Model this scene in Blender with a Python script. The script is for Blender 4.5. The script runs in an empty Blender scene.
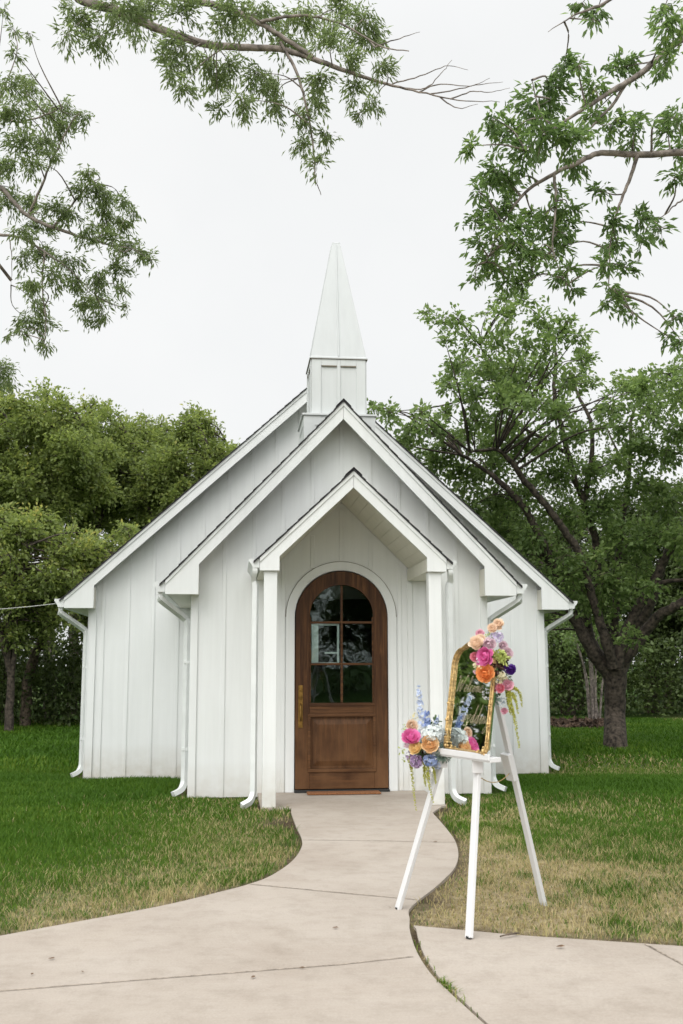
import bpy, bmesh, math, random
import numpy as np
from mathutils import Vector, Matrix
from mathutils.geometry import tessellate_polygon
random.seed(7)
RNG = np.random.default_rng(11)
scene = bpy.context.scene
COL = scene.collection
PI = math.pi
rad = math.radians

# ------------------------------------------------------------------ camera
FPX, PITCH, ROLL, HC = 1017.352, rad(8.44), rad(0.129), 1.412
RV = Vector((1, 0, 0)); FV = Vector((0, math.cos(PITCH), math.sin(PITCH))); UV = Vector((0, -math.sin(PITCH), math.cos(PITCH)))
R2 = RV * math.cos(ROLL) - UV * math.sin(ROLL); U2 = RV * math.sin(ROLL) + UV * math.cos(ROLL)
CAM = Vector((0, 0, HC))
cd = bpy.data.cameras.new('camera'); cam = bpy.data.objects.new('camera', cd); COL.objects.link(cam)
M3 = Matrix((R2, U2, -FV)).transposed()
cam.matrix_world = Matrix.Translation(CAM) @ M3.to_4x4()
cd.sensor_fit = 'VERTICAL'; cd.sensor_height = 36; cd.sensor_width = 24
cd.lens = FPX / 1024 * 36
cd.clip_start = 0.05; cd.clip_end = 2000
cd.dof.use_dof = True; cd.dof.focus_distance = 9.5; cd.dof.aperture_fstop = 4.5
scene.camera = cam

def ray(x, y): return FV + R2 * ((x - 341.5) / FPX) + U2 * ((512 - y) / FPX)
def at(x, y, d): return CAM + ray(x, y) * d            # real point at depth d
def gnd(x, y, z=0.0):
    r = ray(x, y); return CAM + r * ((z - HC) / r.z)

# ------------------------------------------------------------------ tagging
def tag(o, label=None, cat=None, group=None, kind=None):
    if label: o['label'] = label
    if cat: o['category'] = cat
    if group: o['group'] = group
    if kind: o['kind'] = kind
    return o
def empty(name, loc=(0, 0, 0), rz=0, parent=None):
    o = bpy.data.objects.new(name, None); COL.objects.link(o)
    o.location = loc; o.rotation_euler = (0, 0, rz); o.empty_display_size = .2
    if parent: o.parent = parent
    return o
def link(name, me, mats, parent=None, smooth=False):
    o = bpy.data.objects.new(name, me); COL.objects.link(o)
    for m in (mats if isinstance(mats, (list, tuple)) else [mats]): me.materials.append(m)
    if smooth:
        me.polygons.foreach_set('use_smooth', np.ones(len(me.polygons), bool))
    if parent: o.parent = parent
    return o
def from_bm(name, bm, mats, parent=None, smooth=False, bevel=0.0):
    bmesh.ops.recalc_face_normals(bm, faces=bm.faces)
    me = bpy.data.meshes.new(name); bm.to_mesh(me); bm.free()
    o = link(name, me, mats, parent, smooth)
    if bevel:
        b = o.modifiers.new('bevel', 'BEVEL'); b.width = bevel; b.segments = 2; b.limit_method = 'ANGLE'; b.angle_limit = rad(40)
    return o
def np_mesh(name, V, F, mats, parent=None, attrs=None, smooth=False):
    """F: (n,3) or (n,4) array of one size"""
    me = bpy.data.meshes.new(name)
    V = np.asarray(V, np.float32); F = np.asarray(F, np.int32); n, k = F.shape
    me.vertices.add(len(V)); me.vertices.foreach_set('co', V.ravel())
    me.loops.add(n * k); me.loops.foreach_set('vertex_index', F.ravel())
    me.polygons.add(n); me.polygons.foreach_set('loop_start', np.arange(0, n * k, k, dtype=np.int32))
    if smooth: me.polygons.foreach_set('use_smooth', np.ones(n, bool))
    me.update(calc_edges=True)
    for an, av in (attrs or {}).items():
        a = me.attributes.new(an, 'FLOAT', 'POINT'); a.data.foreach_set('value', np.asarray(av, np.float32))
    o = bpy.data.objects.new(name, me); COL.objects.link(o)
    me.materials.append(mats)
    if parent: o.parent = parent
    return o

# ------------------------------------------------------------------ materials
def new_mat(name):
    m = bpy.data.materials.new(name); m.use_nodes = True
    nt = m.node_tree; nt.nodes.clear()
    return m, nt.nodes, nt.links
def N(nodes, t, **kw):
    n = nodes.new(t)
    for k, v in kw.items():
        if k.startswith('i_'):
            key = k[2:]; n.inputs[int(key) if key.isdigit() else key.replace('_', ' ')].default_value = v
        else: setattr(n, k, v)
    return n
def ramp(nodes, stops, interp='LINEAR'):
    r = nodes.new('ShaderNodeValToRGB'); r.color_ramp.interpolation = interp
    el = r.color_ramp.elements
    while len(el) < len(stops): el.new(.5)
    for e, (p, c) in zip(el, stops): e.position = p; e.color = (*c, 1) if len(c) == 3 else c
    return r
def simple(name, col, rough=.6, metal=0, noise=.08, scale=20, bump=0, spec=.5):
    m, n, l = new_mat(name)
    out = N(n, 'ShaderNodeOutputMaterial'); b = N(n, 'ShaderNodeBsdfPrincipled', i_Roughness=rough, i_Metallic=metal)
    b.inputs['Specular IOR Level'].default_value = spec
    tc = N(n, 'ShaderNodeTexCoord'); no = N(n, 'ShaderNodeTexNoise', i_Scale=scale, i_Detail=4.0)
    l.new(tc.outputs['Object'], no.inputs['Vector'])
    lo = tuple(max(0, c * (1 - 2 * noise)) for c in col); hi = tuple(min(1, c * (1 + 2 * noise)) for c in col)
    r = ramp(n, [(.3, lo), (.7, hi)]); l.new(no.outputs['Fac'], r.inputs['Fac'])
    l.new(r.outputs['Color'], b.inputs['Base Color'])
    if bump:
        bp = N(n, 'ShaderNodeBump', i_Strength=bump, i_Distance=.01); l.new(no.outputs['Fac'], bp.inputs['Height']); l.new(bp.outputs['Normal'], b.inputs['Normal'])
    l.new(b.outputs[0], out.inputs[0])
    return m
def white_paint(name, col=(.815, .83, .825), grime_z=None, grime=(.47, .42, .33)):
    """painted boards: faint vertical grain, weather streaks, splash-back dirt at the foot"""
    m, n, l = new_mat(name)
    out = N(n, 'ShaderNodeOutputMaterial'); b = N(n, 'ShaderNodeBsdfPrincipled', i_Roughness=.55)
    tc = N(n, 'ShaderNodeTexCoord'); mp = N(n, 'ShaderNodeMapping'); mp.inputs['Scale'].default_value = (14, 14, .8)
    l.new(tc.outputs['Object'], mp.inputs['Vector'])
    st = N(n, 'ShaderNodeTexNoise', i_Scale=1.0, i_Detail=5.0, i_Roughness=.6); l.new(mp.outputs[0], st.inputs['Vector'])
    big = N(n, 'ShaderNodeTexNoise', i_Scale=1.3, i_Detail=3.0); l.new(tc.outputs['Object'], big.inputs['Vector'])
    c0 = tuple(x * .95 for x in col); r = ramp(n, [(.32, c0), (.62, col)]); l.new(st.outputs['Fac'], r.inputs['Fac'])
    r2 = ramp(n, [(.3, (.955, .958, .95)), (.7, (1, 1, 1))]); l.new(big.outputs['Fac'], r2.inputs['Fac'])
    mx = N(n, 'ShaderNodeMix', data_type='RGBA', blend_type='MULTIPLY'); mx.inputs[0].default_value = 1
    l.new(r.outputs['Color'], mx.inputs[6]); l.new(r2.outputs['Color'], mx.inputs[7])
    col_out = mx.outputs[2]
    if grime_z is not None:
        sp = N(n, 'ShaderNodeSeparateXYZ'); l.new(tc.outputs['Object'], sp.inputs[0])
        mr = N(n, 'ShaderNodeMapRange'); mr.inputs[1].default_value = grime_z + .45; mr.inputs[2].default_value = grime_z
        mr.inputs[3].default_value = 0; mr.inputs[4].default_value = .95; l.new(sp.outputs['Z'], mr.inputs[0])
        fn = N(n, 'ShaderNodeTexNoise', i_Scale=9.0, i_Detail=6.0); l.new(tc.outputs['Object'], fn.inputs['Vector'])
        mu = N(n, 'ShaderNodeMath', operation='MULTIPLY'); l.new(mr.outputs[0], mu.inputs[0]); l.new(fn.outputs['Fac'], mu.inputs[1])
        g = N(n, 'ShaderNodeMix', data_type='RGBA'); l.new(mu.outputs[0], g.inputs[0]); l.new(col_out, g.inputs[6]); g.inputs[7].default_value = (*grime, 1)
        col_out = g.outputs[2]
    l.new(col_out, b.inputs['Base Color'])
    bp = N(n, 'ShaderNodeBump', i_Strength=.15, i_Distance=.004); l.new(st.outputs['Fac'], bp.inputs['Height']); l.new(bp.outputs['Normal'], b.inputs['Normal'])
    l.new(b.outputs[0], out.inputs[0])
    return m
def leaf_mat(name, dark, light, accent=None, trans=.38, gloss=.5):
    m, n, l = new_mat(name)
    out = N(n, 'ShaderNodeOutputMaterial'); a = N(n, 'ShaderNodeAttribute', attribute_name='tint')
    stops = [(.0, dark), (.75, light)] + ([(1.0, accent)] if accent else [])
    r = ramp(n, stops); l.new(a.outputs['Fac'], r.inputs['Fac'])
    b = N(n, 'ShaderNodeBsdfPrincipled', i_Roughness=gloss); b.inputs['Specular IOR Level'].default_value = .35
    l.new(r.outputs['Color'], b.inputs['Base Color'])
    t = N(n, 'ShaderNodeBsdfTranslucent')
    hs = N(n, 'ShaderNodeHueSaturation', i_Saturation=1.1, i_Value=1.5, i_Hue=.49); l.new(r.outputs['Color'], hs.inputs['Color']); l.new(hs.outputs[0], t.inputs['Color'])
    mx = N(n, 'ShaderNodeMixShader'); mx.inputs[0].default_value = trans
    l.new(b.outputs[0], mx.inputs[1]); l.new(t.outputs[0], mx.inputs[2]); l.new(mx.outputs[0], out.inputs[0])
    return m

MAT = {}
MAT['wall'] = white_paint('white_board_and_batten', grime_z=-.1)
MAT['trim'] = white_paint('white_trim_paint', (.81, .825, .82))
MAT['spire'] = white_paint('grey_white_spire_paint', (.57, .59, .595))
MAT['steeple'] = white_paint('grey_white_steeple_paint', (.64, .66, .66))  # base tone darker than the wall white
MAT['column'] = white_paint('white_column_paint', (.81, .825, .82), grime_z=0)
MAT['soffit'] = white_paint('bounce_tinted_soffit_paint', (.77, .75, .66))  # cream tint puts the concrete's warm bounce light into the colour
MAT['gutter'] = simple('white_aluminium', (.72, .74, .73), .4, noise=.03, scale=6)
MAT['shingle'] = simple('dark_shingle', (.035, .034, .036), .9, noise=.4, scale=60, bump=.6)
MAT['line'] = simple('weathered_caulk', (.22, .19, .15), .9)
MAT['rubber'] = simple('black_threshold', (.015, .016, .016), .5)
MAT['brass'] = simple('aged_brass', (.24, .14, .04), .42, 1, noise=.2)
MAT['gold'] = simple('antique_gold', (.56, .385, .17), .42, .75, noise=.22, scale=60, bump=.5)
MAT['ink'] = simple('gold_ink', (.58, .50, .34), .5, .2)
MAT['easel'] = white_paint('white_easel_paint', (.70, .70, .705))
MAT['mat'] = simple('coir', (.25, .105, .042), .95, noise=.3, scale=90, bump=.8)
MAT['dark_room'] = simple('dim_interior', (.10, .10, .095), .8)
MAT['soil'] = simple('soil', (.062, .043, .029), .95, noise=.4, scale=18, bump=.7)
MAT['joint'] = simple('dirt_filled_joint', (.30, .25, .20), .95, noise=.35, scale=30)
MAT['deadleaf'] = simple('dry_leaf', (.15, .085, .042), .8, noise=.4)
MAT['bark'] = simple('grey_brown_bark', (.105, .080, .058), .95, noise=.45, scale=16, bump=1.0)
MAT['bark_dark'] = simple('dark_bark', (.062, .049, .038), .95, noise=.45, scale=16, bump=1.0)
MAT['bark_pale'] = simple('pale_grey_bark', (.20, .17, .15), .95, noise=.35, scale=16, bump=.8)
MAT['cable'] = simple('grey_cable', (.45, .45, .43), .6)

def wood_mat(name, vertical=True):
    m, n, l = new_mat(name)
    out = N(n, 'ShaderNodeOutputMaterial'); b = N(n, 'ShaderNodeBsdfPrincipled', i_Roughness=.5); b.inputs['Specular IOR Level'].default_value = .22
    tc = N(n, 'ShaderNodeTexCoord'); mp = N(n, 'ShaderNodeMapping')
    mp.inputs['Scale'].default_value = (26, 26, 1.6) if vertical else (1.6, 26, 26)
    l.new(tc.outputs['Object'], mp.inputs['Vector'])
    g = N(n, 'ShaderNodeTexNoise', i_Scale=1.0, i_Detail=7.0, i_Roughness=.65, i_Distortion=.6); l.new(mp.outputs[0], g.inputs['Vector'])
    r = ramp(n, [(.28, (.026, .0095, .0035)), (.5, (.070, .029, .0105)), (.72, (.165, .072, .026))]); l.new(g.outputs['Fac'], r.inputs['Fac'])
    # sun-bleached, weathered towards the foot of the door
    sp = N(n, 'ShaderNodeSeparateXYZ'); l.new(tc.outputs['Object'], sp.inputs[0])
    mr = N(n, 'ShaderNodeMapRange'); mr.inputs[1].default_value = 1.15; mr.inputs[2].default_value = .05; mr.inputs[3].default_value = 0; mr.inputs[4].default_value = 1
    l.new(sp.outputs['Z'], mr.inputs[0])
    bn = N(n, 'ShaderNodeTexNoise', i_Scale=3.5, i_Detail=5.0); l.new(tc.outputs['Object'], bn.inputs['Vector'])
    rr = ramp(n, [(.30, (0, 0, 0)), (.62, (1, 1, 1))]); l.new(bn.outputs['Fac'], rr.inputs['Fac'])
    mu = N(n, 'ShaderNodeMath', operation='MULTIPLY'); l.new(mr.outputs[0], mu.inputs[0]); l.new(rr.outputs['Color'], mu.inputs[1])
    mx = N(n, 'ShaderNodeMix', data_type='RGBA'); l.new(mu.outputs[0], mx.inputs[0]); l.new(r.outputs['Color'], mx.inputs[6]); mx.inputs[7].default_value = (.16, .078, .034, 1)
    l.new(mx.outputs[2], b.inputs['Base Color'])
    bp = N(n, 'ShaderNodeBump', i_Strength=.25, i_Distance=.003); l.new(g.outputs['Fac'], bp.inputs['Height']); l.new(bp.outputs['Normal'], b.inputs['Normal'])
    l.new(b.outputs[0], out.inputs[0])
    return m
MAT['wood'] = wood_mat('stained_wood_vertical'); MAT['wood_h'] = wood_mat('stained_wood_horizontal', False)

def glass_mat():
    m, n, l = new_mat('window_glass')
    out = N(n, 'ShaderNodeOutputMaterial')
    tr = N(n, 'ShaderNodeBsdfTransparent'); tr.inputs[0].default_value = (.86, .92, .90, 1)
    gl = N(n, 'ShaderNodeBsdfGlossy', i_Roughness=.015); gl.inputs[0].default_value = (.9, 1, .98, 1)
    tc = N(n, 'ShaderNodeTexCoord'); no = N(n, 'ShaderNodeTexNoise', i_Scale=3.0); l.new(tc.outputs['Object'], no.inputs['Vector'])
    bp = N(n, 'ShaderNodeBump', i_Strength=.05, i_Distance=.02); l.new(no.outputs['Fac'], bp.inputs['Height']); l.new(bp.outputs[0], gl.inputs['Normal'])
    fr = N(n, 'ShaderNodeFresnel', i_IOR=1.52); mx = N(n, 'ShaderNodeMixShader')
    l.new(fr.outputs[0], mx.inputs[0]); l.new(tr.outputs[0], mx.inputs[1]); l.new(gl.outputs[0], mx.inputs[2]); l.new(mx.outputs[0], out.inputs[0])
    return m
MAT['glass'] = glass_mat()
m, n, l = new_mat('silvered_mirror'); out = N(n, 'ShaderNodeOutputMaterial'); g = N(n, 'ShaderNodeBsdfGlossy', i_Roughness=.02); g.inputs[0].default_value = (.82, .85, .83, 1)
l.new(g.outputs[0], out.inputs[0]); MAT['mirror'] = m

def concrete_mat():
    m, n, l = new_mat('broom_finished_concrete')
    out = N(n, 'ShaderNodeOutputMaterial'); b = N(n, 'ShaderNodeBsdfPrincipled', i_Roughness=.85); b.inputs['Specular IOR Level'].default_value = .25
    tc = N(n, 'ShaderNodeTexCoord')
    a = N(n, 'ShaderNodeTexNoise', i_Scale=1.1, i_Detail=6.0, i_Roughness=.65); f = N(n, 'ShaderNodeTexNoise', i_Scale=95.0, i_Detail=3.0); s = N(n, 'ShaderNodeTexNoise', i_Scale=5.5, i_Detail=8.0, i_Roughness=.75)
    for x in (a, f, s): l.new(tc.outputs['Object'], x.inputs['Vector'])
    r = ramp(n, [(.28, (.39, .332, .28)), (.5, (.445, .388, .334)), (.72, (.48, .424, .37))]); l.new(a.outputs['Fac'], r.inputs['Fac'])
    r2 = ramp(n, [(.3, (.80, .79, .77)), (.52, (1, 1, 1))]); l.new(s.outputs['Fac'], r2.inputs['Fac'])
    r3 = ramp(n, [(.25, (.86, .86, .86)), (.75, (1.0, 1.0, 1.0))]); l.new(f.outputs['Fac'], r3.inputs['Fac'])
    m1 = N(n, 'ShaderNodeMix', data_type='RGBA', blend_type='MULTIPLY'); m1.inputs[0].default_value = .8; l.new(r.outputs[0], m1.inputs[6]); l.new(r2.outputs[0], m1.inputs[7])
    m2 = N(n, 'ShaderNodeMix', data_type='RGBA', blend_type='MULTIPLY'); m2.inputs[0].default_value = 1; l.new(m1.outputs[2], m2.inputs[6]); l.new(r3.outputs[0], m2.inputs[7])
    mpb = N(n, 'ShaderNodeMapping'); mpb.inputs['Scale'].default_value = (3, 160, 1); mpb.inputs['Rotation'].default_value = (0, 0, .12); l.new(tc.outputs['Object'], mpb.inputs['Vector'])
    br = N(n, 'ShaderNodeTexNoise', i_Scale=1.0, i_Detail=3.0); l.new(mpb.outputs[0], br.inputs['Vector'])
    pv = N(n, 'ShaderNodeTexVoronoi', i_Scale=17.0, i_Randomness=1.0); l.new(tc.outputs['Object'], pv.inputs['Vector'])
    pn = N(n, 'ShaderNodeTexNoise', i_Scale=2.3, i_Detail=4.0); l.new(tc.outputs['Object'], pn.inputs['Vector'])
    rp = ramp(n, [(.035, (1, 1, 1)), (.075, (0, 0, 0))]); l.new(pv.outputs['Distance'], rp.inputs['Fac'])
    rq = ramp(n, [(.52, (0, 0, 0)), (.68, (.6, .6, .6))]); l.new(pn.outputs['Fac'], rq.inputs['Fac'])
    pm = N(n, 'ShaderNodeMath', operation='MULTIPLY'); l.new(rp.outputs[0], pm.inputs[0]); l.new(rq.outputs[0], pm.inputs[1])
    rb = ramp(n, [(.3, (.945, .945, .94)), (.7, (1.02, 1.02, 1.02))]); l.new(br.outputs['Fac'], rb.inputs['Fac'])
    m3 = N(n, 'ShaderNodeMix', data_type='RGBA', blend_type='MULTIPLY'); m3.inputs[0].default_value = 1; l.new(m2.outputs[2], m3.inputs[6]); l.new(rb.outputs[0], m3.inputs[7])
    m4 = N(n, 'ShaderNodeMix', data_type='RGBA'); l.new(pm.outputs[0], m4.inputs[0]); l.new(m3.outputs[2], m4.inputs[6]); m4.inputs[7].default_value = (.16, .12, .085, 1)
    cn = N(n, 'ShaderNodeTexNoise', i_Scale=.55, i_Detail=7.0, i_Roughness=.7, i_Distortion=.8); l.new(tc.outputs['Object'], cn.inputs['Vector'])
    rc = ramp(n, [(.36, (.925, .915, .90)), (.50, (1, 1, 1)), (.70, (1.025, 1.02, 1.01))]); l.new(cn.outputs['Fac'], rc.inputs['Fac'])
    m5 = N(n, 'ShaderNodeMix', data_type='RGBA', blend_type='MULTIPLY'); m5.inputs[0].default_value = 1; l.new(m4.outputs[2], m5.inputs[6]); l.new(rc.outputs[0], m5.inputs[7])
    l.new(m5.outputs[2], b.inputs['Base Color'])
    bp = N(n, 'ShaderNodeBump', i_Strength=.35, i_Distance=.003); l.new(f.outputs['Fac'], bp.inputs['Height']); l.new(bp.outputs[0], b.inputs['Normal'])
    l.new(b.outputs[0], out.inputs[0]); return m
MAT['concrete'] = concrete_mat()

def lawn_mat():
    m, n, l = new_mat('lawn_ground')
    out = N(n, 'ShaderNodeOutputMaterial'); b = N(n, 'ShaderNodeBsdfPrincipled', i_Roughness=.95); b.inputs['Specular IOR Level'].default_value = .1
    tc = N(n, 'ShaderNodeTexCoord'); f = N(n, 'ShaderNodeTexNoise', i_Scale=22.0, i_Detail=6.0, i_Roughness=.7); g = N(n, 'ShaderNodeTexNoise', i_Scale=.6, i_Detail=4.0)
    l.new(tc.outputs['Object'], f.inputs['Vector']); l.new(tc.outputs['Object'], g.inputs['Vector'])
    r = ramp(n, [(.3, (.016, .034, .004)), (.7, (.045, .105, .009))]); l.new(f.outputs['Fac'], r.inputs['Fac'])
    rd = ramp(n, [(.3, (.16, .12, .07)), (.7, (.50, .41, .26))]); l.new(f.outputs['Fac'], rd.inputs['Fac'])
    rs = ramp(n, [(.3, (.035, .025, .017)), (.7, (.10, .07, .045))]); l.new(f.outputs['Fac'], rs.inputs['Fac'])
    ad = N(n, 'ShaderNodeAttribute', attribute_name='dry'); as_ = N(n, 'ShaderNodeAttribute', attribute_name='soil')
    m1 = N(n, 'ShaderNodeMix', data_type='RGBA'); l.new(ad.outputs['Fac'], m1.inputs[0]); l.new(r.outputs[0], m1.inputs[6]); l.new(rd.outputs[0], m1.inputs[7])
    m2 = N(n, 'ShaderNodeMix', data_type='RGBA'); l.new(as_.outputs['Fac'], m2.inputs[0]); l.new(m1.outputs[2], m2.inputs[6]); l.new(rs.outputs[0], m2.inputs[7])
    l.new(m2.outputs[2], b.inputs['Base Color'])
    bp = N(n, 'ShaderNodeBump', i_Strength=.7, i_Distance=.03); l.new(f.outputs['Fac'], bp.inputs['Height']); l.new(bp.outputs[0], b.inputs['Normal'])
    l.new(b.outputs[0], out.inputs[0]); return m
MAT['lawn'] = lawn_mat()
# grass: tint 0..1 green shades, 'dry' blends to straw
m, n, l = new_mat('grass_blades'); out = N(n, 'ShaderNodeOutputMaterial')
a = N(n, 'ShaderNodeAttribute', attribute_name='tint'); d = N(n, 'ShaderNodeAttribute', attribute_name='dry')
r = ramp(n, [(0, (.034, .086, .006)), (.6, (.076, .170, .012)), (1, (.19, .265, .032))]); l.new(a.outputs['Fac'], r.inputs['Fac'])
rd = ramp(n, [(0, (.34, .25, .11)), (1, (.66, .54, .30))]); l.new(a.outputs['Fac'], rd.inputs['Fac'])
mx = N(n, 'ShaderNodeMix', data_type='RGBA'); l.new(d.outputs['Fac'], mx.inputs[0]); l.new(r.outputs[0], mx.inputs[6]); l.new(rd.outputs[0], mx.inputs[7])
b = N(n, 'ShaderNodeBsdfPrincipled', i_Roughness=.6); b.inputs['Specular IOR Level'].default_value = .25; t = N(n, 'ShaderNodeBsdfTranslucent'); ms = N(n, 'ShaderNodeMixShader'); ms.inputs[0].default_value = .35
l.new(mx.outputs[2], b.inputs['Base Color']); l.new(mx.outputs[2], t.inputs['Color']); l.new(b.outputs[0], ms.inputs[1]); l.new(t.outputs[0], ms.inputs[2]); l.new(ms.outputs[0], out.inputs[0]); MAT['grass'] = m

# ------------------------------------------------------------------ mesh helpers
def prism(bm, pts, v0, v1):
    """pts = [(u,z)...] extruded along v (y)"""
    a = [bm.verts.new((u, v0, z)) for u, z in pts]; b = [bm.verts.new((u, v1, z)) for u, z in pts]
    fa = bm.faces.new(a); fb = bm.faces.new(list(reversed(b)))
    k = len(pts)
    for i in range(k): bm.faces.new((a[i], b[i], b[(i + 1) % k], a[(i + 1) % k]))
def slab(bm, pts, z0, z1):
    a = [bm.verts.new((x, y, z1)) for x, y in pts]; b = [bm.verts.new((x, y, z0)) for x, y in pts]
    k = len(pts)
    for t in tessellate_polygon([[Vector((x, y, 0)) for x, y in pts]]): bm.faces.new([a[i] for i in t]); bm.faces.new([b[i] for i in t])
    for i in range(k): bm.faces.new((b[i], b[(i + 1) % k], a[(i + 1) % k], a[i]))
def box(bm, u0, u1, v0, v1, z0, z1): prism(bm, [(u0, z0), (u1, z0), (u1, z1), (u0, z1)], v0, v1)
def sweep(bm, path, rx, ry=None, n=8, square=False, caps=True):
    """tube along path (Vectors); rx scalar or list"""
    P = [Vector(p) for p in path]; k = len(P); rings = []; ref = None
    for i, p in enumerate(P):
        t = (P[min(i + 1, k - 1)] - P[max(i - 1, 0)]).normalized()
        if ref is None:
            ref = Vector((0, 1, 0)) if abs(t.y) < .9 else Vector((1, 0, 0))
        x = (ref - t * ref.dot(t)).normalized(); y = t.cross(x); ref = x
        r = rx[i] if isinstance(rx, (list, tuple)) else rx
        q = ry if ry else r
        if square: offs = [(-r, -q), (r, -q), (r, q), (-r, q)]
        else: offs = [(r * math.cos(2 * PI * j / n), q * math.sin(2 * PI * j / n)) for j in range(n)]
        rings.append([bm.verts.new(p + x * a + y * b_) for a, b_ in offs])
    m_ = len(rings[0])
    for i in range(k - 1):
        for j in range(m_): bm.faces.new((rings[i][j], rings[i][(j + 1) % m_], rings[i + 1][(j + 1) % m_], rings[i + 1][j]))
    if caps: bm.faces.new(list(reversed(rings[0]))); bm.faces.new(rings[-1])
def bez(pts, sub=6):
    """catmull-rom through pts"""
    P = [Vector(p) for p in pts]; Q = [P[0] * 2 - P[1]] + P + [P[-1] * 2 - P[-2]]; o = []
    for i in range(1, len(Q) - 2):
        for s in range(sub):
            t = s / sub; a, b_, c, d_ = Q[i - 1], Q[i], Q[i + 1], Q[i + 2]
            o.append(.5 * ((2 * b_) + (c - a) * t + (2 * a - 5 * b_ + 4 * c - d_) * t * t + (3 * b_ - a - 3 * c + d_) * t ** 3))
    o.append(P[-1]); return o

# ------------------------------------------------------------------ chapel
TH = rad(6.062); CH0 = Vector((0.122, 10.427, 0))
chapel = empty('chapel', CH0, TH)
tag(chapel, 'small white board and batten chapel with three nested gables, steeple and arched wooden door', 'chapel')
def c2w(u, v, z=0): return CH0 + Vector((u * math.cos(TH) - v * math.sin(TH), u * math.sin(TH) + v * math.cos(TH), z))

G = {  # fo, fi, eave z, apex z, outer top z, bend z, rake plane v, wall plane v, wall half width, base z
    'porch': dict(fo=.963, fi=.761, ze=2.341, za=3.383, zt=2.470, zb=2.488, th=.175, vf=-.045),
    'vest': dict(fo=1.967, fi=1.605, ze=2.160, za=4.365, zt=2.31, zb=2.49, th=.20, vf=.907, vw=1.21, hw=1.684, zg=-.044),
    'nave': dict(fo=3.474, fi=3.088, ze=2.146, za=5.454, zt=2.285, zb=2.45, th=.19, vf=3.588, vw=3.84, hw=3.162, zg=-.118)}
for g in G.values(): g['sl'] = (g['za'] - g['zt']) / g['fo']
def roof_z(g, u): return g['za'] - abs(u) * g['sl']
DW, DH = .524, 2.453; DSP = DH - DW
CASE = .105
def arch(hw, top, n=24, z0=0.0):
    sp = top - hw
    return [(-hw, z0), (-hw, sp)] + [(-hw * math.cos(PI * i / n), sp + hw * math.sin(PI * i / n)) for i in range(1, n)] + [(hw, sp), (hw, z0)]

# walls ------------------------------------------------------------
NAVE_BACK = 10.2
g = G['nave']; bm = bmesh.new()
hw, zg = g['hw'], g['zg']; ZE = roof_z(g, hw) - .03
# front gable wall, leaving the opening the vestibule joins through
prism(bm, [(-hw, zg), (-1.45, zg), (-1.45, 2.3), (1.45, 2.3), (1.45, zg), (hw, zg), (hw, ZE), (0, g['za'] - .03), (-hw, ZE)], g['vw'], g['vw'] + .12)
prism(bm, [(-hw, zg), (hw, zg), (hw, ZE), (0, g['za'] - .03), (-hw, ZE)], NAVE_BACK - .12, NAVE_BACK)
for s in (-1, 1):
    a, b_ = sorted((s * hw, s * (hw - .12))); box(bm, a, b_, g['vw'] + .12, NAVE_BACK - .12, zg, ZE - .01)
    a, b_ = sorted((s * (hw + .012), s * (hw - .09))); box(bm, a, b_, g['vw'] - .022, g['vw'] - .002, zg - .005, roof_z(g, hw) - .1)   # corner board
    a, b_ = sorted((s * (hw + .002), s * (hw + .02))); box(bm, a, b_, g['vw'] - .022, g['vw'] + .08, zg - .005, roof_z(g, hw) - .1)
def battens(bm, g, umin, zlo, skip=None, sp=.335, off=0.0, w=.045, proud=.012, zcap=None):
    u = off - sp * 12
    while u < g['hw'] - .1:
        if abs(u) < g['hw'] - .12:
            z0 = zlo(u); z1 = roof_z(g, abs(u) + w) - .09
            if z0 is not None and z1 > z0 + .05: box(bm, u - w / 2, u + w / 2, g['vw'] - proud, g['vw'] - .001, z0, z1)
        u += sp
battens(bm, g, 0, lambda u: zg if abs(u) > 1.7 else roof_z(G['vest'], abs(u)) - .2, off=.03)
for s in (-1, 1):
    v = g['vw'] + .34
    while v < NAVE_BACK - .2:
        a, b_ = sorted((s * (hw + .001), s * (hw + .018))); box(bm, a, b_, v - .022, v + .022, zg, ZE - .35); v += .335
from_bm('nave_wall', bm, MAT['wall'], chapel, bevel=.003)

g = G['vest']; bm = bmesh.new(); hw, zg = g['hw'], g['zg']; ZE = roof_z(g, hw) - .03
ar = arch(DW + .02, DH + .02)
prism(bm, [(-hw, zg), (-DW - .02, zg)] + ar[1:-1] + [(DW + .02, zg), (hw, zg), (hw, ZE), (0, g['za'] - .03), (-hw, ZE)], g['vw'], g['vw'] + .12)
for s in (-1, 1):
    a, b_ = sorted((s * hw, s * (hw - .12))); box(bm, a, b_, g['vw'] + .12, G['nave']['vw'] - .001, zg, ZE - .01)
    a, b_ = sorted((s * (hw + .012), s * (hw - .07))); box(bm, a, b_, g['vw'] - .022, g['vw'] - .002, zg - .005, roof_z(g, hw) - .1)
    v = g['vw'] + .34
    while v < G['nave']['vw'] - .1:
        a, b_ = sorted((s * (hw + .001), s * (hw + .018))); box(bm, a, b_, v - .022, v + .022, zg, ZE - .35); v += .335
def vlo(u):
    R = DW + CASE + .004
    if abs(u) < R - .001:
        return DSP + math.sqrt(R * R - u * u)
    return zg if abs(u) > .93 else .0
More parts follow.
